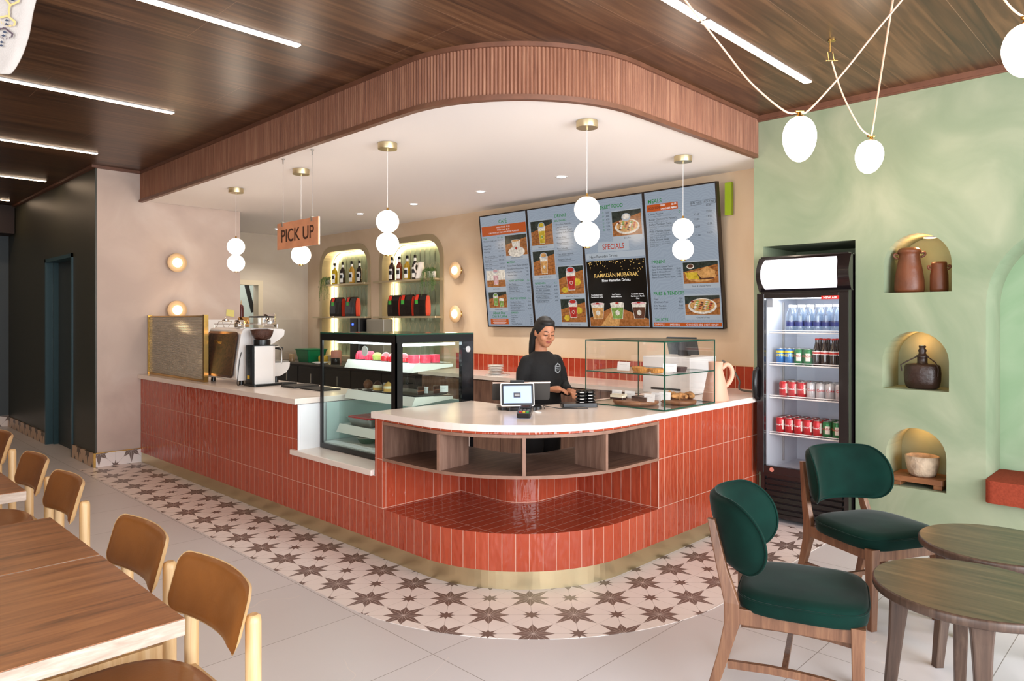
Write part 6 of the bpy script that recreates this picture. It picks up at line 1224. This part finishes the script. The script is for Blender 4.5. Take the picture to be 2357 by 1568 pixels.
def make_table(y0, y1, label, x1=.682):
    t = thing('dining_table', label, 'table', (.3, (y0 + y1) / 2, 0), group='wood topped dining tables'); m = MB(); m.box((-.10, y0, .698), (x1, y1, .738), mTEDGE); tp = m.obj('tabletop', t, bevel=.002)
    m = MB(); m.box((-.10, y0 + .002, .7382), (x1 - .002, y1 - .002, .7402), mTABLE); m.obj('wood_surface', tp)
    m = MB(); m.lathe([(.035, .012), (.035, .695)], (.18, (y0 + y1) / 2, 0), mBLACK, 20); m.obj('column', t); m = MB(); m.prism(rrect(.0, (y0 + y1) / 2 - .18, .36, (y0 + y1) / 2 + .18, .03), .002, .014, mBLACK); m.obj('foot_plate', t)
    m = MB(); m.box((.05, (y0 + y1) / 2 - .15, .688), (.31, (y0 + y1) / 2 + .15, .697), mBLACK); m.obj('bracket', t)
make_table(1.785, 2.452, 'wood topped dining table closest to the camera at the left edge'); make_table(2.462, 3.055, 'wood topped dining table directly behind the closest one, across a thin gap'); make_table(3.60, 4.19, 'wood topped dining table at the left edge, third from the camera', .715)
# green lounge chairs
def make_green(label):
    t = thing('velvet_chair', label, 'chair', (0, 0, 0), group='green velvet chairs at the round tables')
    st = [(x, y) for x, y in rrect(-.325, -.138, .325, .138, .134, 12)]
    lean = Matrix(((1, 0, .22, .285), (0, 1, 0, 0), (0, 0, 1, .645), (0, 0, 0, 1)))
    m = MB(); sweep_pad(m, st, .25, .024, .0, mVELVET, lean, rings=10, puff=3); bk = m.obj('backrest', t)
    m = MB(); sweep_pad(m, st, .25, .0, .028, mVELVET, lean @ Matrix.Translation((.004, 0, 0)), rings=10, puff=3); m.obj('back_shell', t)
    R = .25; pts = []
    for a, b in dens(st + st[:1]): an = a / R; pts.append(lean @ Vector((-R + R * cos(an), R * sin(an), b)))
    m = MB(); m.tube(pts, .005, mVELVET, 8, caps=False); m.obj('piping', bk)
    so = [((-.245 if cos(a) > 0 else -.215) * abs(cos(a)) ** .45 * (1 if cos(a) > 0 else -1), (.238 - .03 * (cos(a) < 0) * abs(cos(a))) * abs(sin(a)) ** .45 * (1 if sin(a) > 0 else -1)) for a in [2 * pi * (i + .5) / 56 for i in range(56)]]
    ring = lambda k, z: [(x * k, y * k, z) for x, y in so]
    m = MB(); m.loft([ring(.93, .372), ring(.985, .378), ring(1.0, .395), ring(1.0, .42), ring(.985, .434), ring(.95, .444), ring(.8, .452), ring(.4, .456), ring(.02, .457)], mVELVET); sc = m.obj('seat', t)
    m = MB(); m.tube([(x, y, .426) for x, y in ring2(so, 1.0)], .0035, mVELVET, 6, caps=False); m.obj('piping', sc)
    for s in (-1, 1):
        def leg(pts, name='leg'):
            m = MB(); rings = []
            for (x, y, z, w, d) in pts: rings.append([(x - d, y - w, z), (x + d, y - w, z), (x + d, y + w, z), (x - d, y + w, z)])
            m.loft(rings, mOAK, False); m.obj(name, t, bevel=.004)
        leg([(.315, s * .205, 0.001, .012, .018), (.255, s * .20, .2, .014, .022), (.225, s * .195, .32, .015, .028), (.225, s * .195, .40, .015, .028), (.262, s * .184, .52, .014, .020), (.306, s * .165, .70, .013, .014)])
        leg([(-.205, s * .20, 0.001, .017, .017), (-.205, s * .198, .30, .023, .022), (-.205, s * .197, .385, .025, .024)])
        m = MB(); m.box((-.19, s * .197 - .012, .325), (.215, s * .197 + .012, .384), mOAK); m.obj('side_rail', t, bevel=.003)
        m = MB(); m.loft([[(x, s * .199 - .009, z - .014), (x, s * .199 + .009, z - .014), (x, s * .199 + .009, z + .014), (x, s * .199 - .009, z + .014)] for x, z in ((-.20, .155), (-.1, .168), (.0, .174), (.1, .174), (.24, .166))], mOAK, False); m.obj('stretcher', t)
    m = MB(); m.box((-.22, -.18, .325), (-.196, .18, .384), mOAK); m.obj('front_rail', t, bevel=.003)
    m = MB(); m.box((.205, -.185, .325), (.228, .185, .384), mOAK); m.obj('rear_rail', t); m = MB(); m.box((.03, -.195, .162), (.05, .195, .182), mOAK); m.obj('cross_stretcher', t)
    return t
def ring2(so, k): return [(x * k, y * k) for x, y in so] + [(so[0][0] * k, so[0][1] * k)]
g0 = make_green('green velvet chair closest to the camera, back turned to the tiled counter'); g0.location = (2.762, 1.138, 0); g0.rotation_euler = (0, 0, rad(-70.7 + 180))
dup(g0, (3.86, 1.22, 0), rad(-118 + 180), 'green velvet chair in front of the drinks fridge')
def round_table(cx_, cy_, ang, r, label):
    t = thing('round_table', label, 'table', (cx_, cy_, 0), group='round dark wood tables')
    m = MB(); m.lathe([(r - .03, .487), (r - .004, .488), (r, .494), (r, .514), (r - .004, .52), (.02, .5205)], (cx_, cy_, 0), mRTL, 72); tp = m.obj('tabletop', t)
    m = MB(); m.lathe([(r - .006, .5208), (.02, .5212)], (cx_, cy_, 0), mRT, 72); m.obj('wood_surface', tp)
    for k in range(4):
        a = rad(ang + 90 * k); u = Vector((cos(a), sin(a), 0)); w = Vector((-sin(a), cos(a), 0)); rings = []
        for rr, z, q in ((.265, .001, .018), (.235, .30, .024), (.225, .42, .030), (.22, .487, .036)):
            c = Vector((cx_, cy_, z)) + u * rr; rings.append([c - u * q - w * q, c + u * q - w * q, c + u * q + w * q, c - u * q + w * q])
        m = MB(); m.loft(rings, mRTL, False); m.obj('leg', t, bevel=.006)
# camera space angles of the front table legs turned into the room frame
round_table(2.94, .60, 155 - 45.6, .312, 'round dark wood table closest to the camera at the bottom right corner')
round_table(3.60, .63, 135, .300, 'round dark wood table behind the closest one, by the green wall')
# ================================================================ PERSON
t = thing('person', 'person in a black sweatshirt with tied back dark hair standing behind the counter, hands together', 'person', (3.90, 3.51, 0), rad(-14))
mSK = M('skin', '#b97d5c', .5, var=.05, vs=12); mSWT = M('sweatshirt_black', '#0e0d0e', .85, bump=.2, bs=90); mHAIR = M('hair_black', '#0d0908', .6); mTRO = M('trousers_black', '#111114', .85)
def blob(m, rem, sm=6):
    o = m
    r = o.modifiers.new('remesh', 'REMESH'); r.mode = 'VOXEL'; r.voxel_size = rem; r.use_smooth_shade = True
    s = o.modifiers.new('smooth', 'SMOOTH'); s.factor = .5; s.iterations = sm; return o
Hd = Matrix.Translation((0, -.012, 1.275)) @ Matrix.Rotation(rad(14), 4, 'X') @ Matrix.Rotation(rad(-9), 4, 'Z') @ Matrix.Translation((0, 0, -1.275))
base = ROOTW[t.name]
m = MB(); m.T = base @ Hd
m.ball((0, 0, 1.392), (.068, .084, .096), mSK, 28, 18); m.ball((0, -.030, 1.345), (.055, .055, .068), mSK, 24, 14); m.ball((0, -.052, 1.305), (.030, .028, .026), mSK, 16, 10)
m.tube([(0, -.086, 1.393), (0, -.094, 1.375), (0, -.099, 1.362)], [.006, .008, .011], mSK, 10); m.ball((.010, -.088, 1.360), (.008, .009, .007), mSK, 10, 8); m.ball((-.010, -.088, 1.360), (.008, .009, .007), mSK, 10, 8)
for s in (-1, 1): m.ball((s * .069, .008, 1.372), (.010, .018, .028), mSK, 12, 10); m.ball((s * .027, -.070, 1.385), (.018, .012, .012), mSK, 12, 8); m.ball((s * .035, -.058, 1.352), (.022, .02, .022), mSK, 12, 8)
m.T = base
m.tube([(0, .012, 1.33), (0, .015, 1.26), (0, .01, 1.19)], [.042, .043, .055], mSK, 20)
m.loft([[(a * cos(q), b * sin(q) + y, z) for q in [2 * pi * i / 28 for i in range(28)]] for z, a, b, y in ((.74, .13, .09, 0), (.85, .125, .085, 0), (.97, .11, .08, 0), (1.08, .12, .085, 0), (1.17, .13, .08, .005), (1.21, .08, .055, .01))], mSK)
def limb(m, pts, rs, mat): m.tube(pts, rs, mat, 16)
ARM = {-1: [(-.128, .005, 1.165), (-.158, .01, 1.08), (-.175, .005, .985), (-.135, -.12, .965), (-.075, -.215, .978)], 1: [(.128, .005, 1.165), (.158, .0, 1.08), (.172, -.02, .985), (.13, -.13, .955), (.09, -.225, .955)]}
for s in (-1, 1):
    limb(m, ARM[s], [.038, .036, .032, .028, .019], mSK)
    limb(m, [(s * .07, 0, .80), (s * .08, 0, .45), (s * .08, .01, .08)], [.075, .055, .035], mSK); limb(m, [(s * .08, .03, .05), (s * .085, -.13, .03)], [.035, .028], mSK)
# hands: palm, four fingers and a thumb each
def hand(m, w, d, n, s):
    w = Vector(w); d = Vector(d).normalized(); n = Vector(n).normalized(); a = d.cross(n).normalized() * s   # a points to the thumb side
    m.tube([w, w + d * .02, w + d * .05, w + d * .075], [.019, .022, .026, .024], mSK, 12); m.tube([w + d * .02 + a * .012, w + d * .06 + a * .02, w + d * .078 + a * .022], [.014, .013, .010], mSK, 10); m.tube([w + d * .02 - a * .012, w + d * .06 - a * .02, w + d * .074 - a * .024], [.013, .012, .009], mSK, 10)
    for k, (o, L) in enumerate(((.021, .062), (.007, .070), (-.008, .066), (-.022, .052))):
        b = w + d * .075 + a * o; c1 = b + (d + n * .25).normalized() * L * .42; c2 = c1 + (d * .8 + n * .8).normalized() * L * .33; c3 = c2 + (d * .35 + n).normalized() * L * .27
        m.tube([b - d * .012, b, c1, c2, c3], [.0085, .0085, .0078, .007, .0055], mSK, 8)
    b = w + d * .025 + a * .018; c1 = b + (d * .6 + a * .8 + n * .2).normalized() * .032; c2 = c1 + (d + a * .25 + n * .4).normalized() * .026; m.tube([b - a * .008, b, c1, c2], [.011, .011, .009, .0065], mSK, 8)
hand(m, ARM[-1][-1], (.62, -.66, .0), (.1, .0, -1), 1); hand(m, ARM[1][-1], (-.25, -.9, -.05), (-.1, .0, -1), -1)
body = blob(m.obj('body', t), .0045, 5)
m = MB(); m.T = base
[m.ball((s * .118, .005, 1.158), (.062, .058, .055), mSWT) for s in (-1, 1)]; m.loft([[(a * cos(q), b * sin(q) + y, z) for q in [2 * pi * i / 32 for i in range(32)]] for z, a, b, y in ((.76, .160, .115, 0), (.80, .165, .12, 0), (.92, .150, .112, 0), (1.05, .145, .112, -.005), (1.14, .148, .108, 0), (1.19, .128, .085, .005), (1.222, .085, .066, .008), (1.237, .062, .056, .008))], mSWT)
for s in (-1, 1): p = ARM[s]; q = Vector(p[3]).lerp(Vector(p[4]), .72); limb(m, [p[0], p[1], p[2], p[3], tuple(q)], [.050, .054, .050, .044, .036], mSWT)
blob(m.obj('sweatshirt', t), .0075, 5)
m = MB(); m.T = base
for s in (-1, 1): limb(m, [(s * .065, 0, .84), (s * .08, 0, .45), (s * .082, .012, .09)], [.095, .072, .055], mTRO)
m.tube([(0, 0, .72), (0, 0, .86)], [.12, .14], mTRO, 24); blob(m.obj('trousers', t), .009, 4)
for s in (-1, 1): m = MB(); m.T = base; m.tube([(s * .082, .055, .04), (s * .084, -.03, .045), (s * .087, -.12, .034), (s * .088, -.165, .03)], [.036, .044, .04, .025], mBLACKM, 14); m.obj('shoe', t)
m = MB(); m.T = base @ Hd; m.ball((0, .016, 1.405), (.0765, .093, .094), mHAIR, 32, 20); m.ball((0, -.012, 1.458), (.060, .062, .032), mHAIR, 20, 10)
m.tube([(0, .085, 1.39), (-.01, .11, 1.375), (-.02, .115, 1.33), (-.025, .11, 1.26), (-.03, .105, 1.19), (-.03, .10, 1.13)], [.026, .036, .040, .036, .026, .008], mHAIR, 16); blob(m.obj('hair', t), .006, 3)
m = MB(); m.T = base @ Hd
for s in (-1, 1): m.tube([(s * .012, -.0865, 1.402), (s * .027, -.0855, 1.408), (s * .045, -.074, 1.403)], [.0022, .003, .0016], mHAIR, 6)
m.obj('eyebrow', t)
m = MB(); m.T = base @ Hd
for s in (-1, 1): m.tube([(s * .014, -.0835, 1.381), (s * .021, -.0865, 1.379), (s * .029, -.0855, 1.378), (s * .040, -.077, 1.381)], [.001, .0034, .0036, .001], M('lash_dark', '#1d100c', .4), 6)
m.obj('eyes', t)
m = MB(); m.T = base @ Hd; m.tube([(-.021, -.076, 1.331), (-.008, -.087, 1.335), (0, -.0885, 1.333), (.008, -.087, 1.335), (.021, -.076, 1.331)], [.002, .0048, .004, .0048, .002], M('lip_rose', '#a35348', .4), 8); m.tube([(-.018, -.077, 1.327), (0, -.088, 1.323), (.018, -.077, 1.327)], [.002, .0052, .002], MATS['lip_rose'], 8); m.obj('lips', t)
m = MB(); m.T = base; mLG = M('logo_grey', '#9aa0a4', .7); hxp = lambda r, i: (.072 + r * cos(pi / 6 + pi * i / 3), 1.115 + r * sin(pi / 6 + pi * i / 3))
def chest(x, z): return (x, -.117 - .0 + .55 * max(0, x - .02) ** 1.5 * 2.2 + max(0, z - 1.14) * .25, z)
for i in range(6): a, b = hxp(.040, i), hxp(.040, i + 1); c, d = hxp(.030, i + 1), hxp(.030, i); m.poly([chest(*a), chest(*b), chest(*c), chest(*d)], mLG)
for k, w in ((.012, .022), (0, .024), (-.012, .02)): m.poly([chest(.072 - w, 1.115 + k - .003), chest(.072 + w, 1.115 + k - .003), chest(.072 + w, 1.115 + k + .003), chest(.072 - w, 1.115 + k + .003)], mLG)
m.obj('chest_print', t)
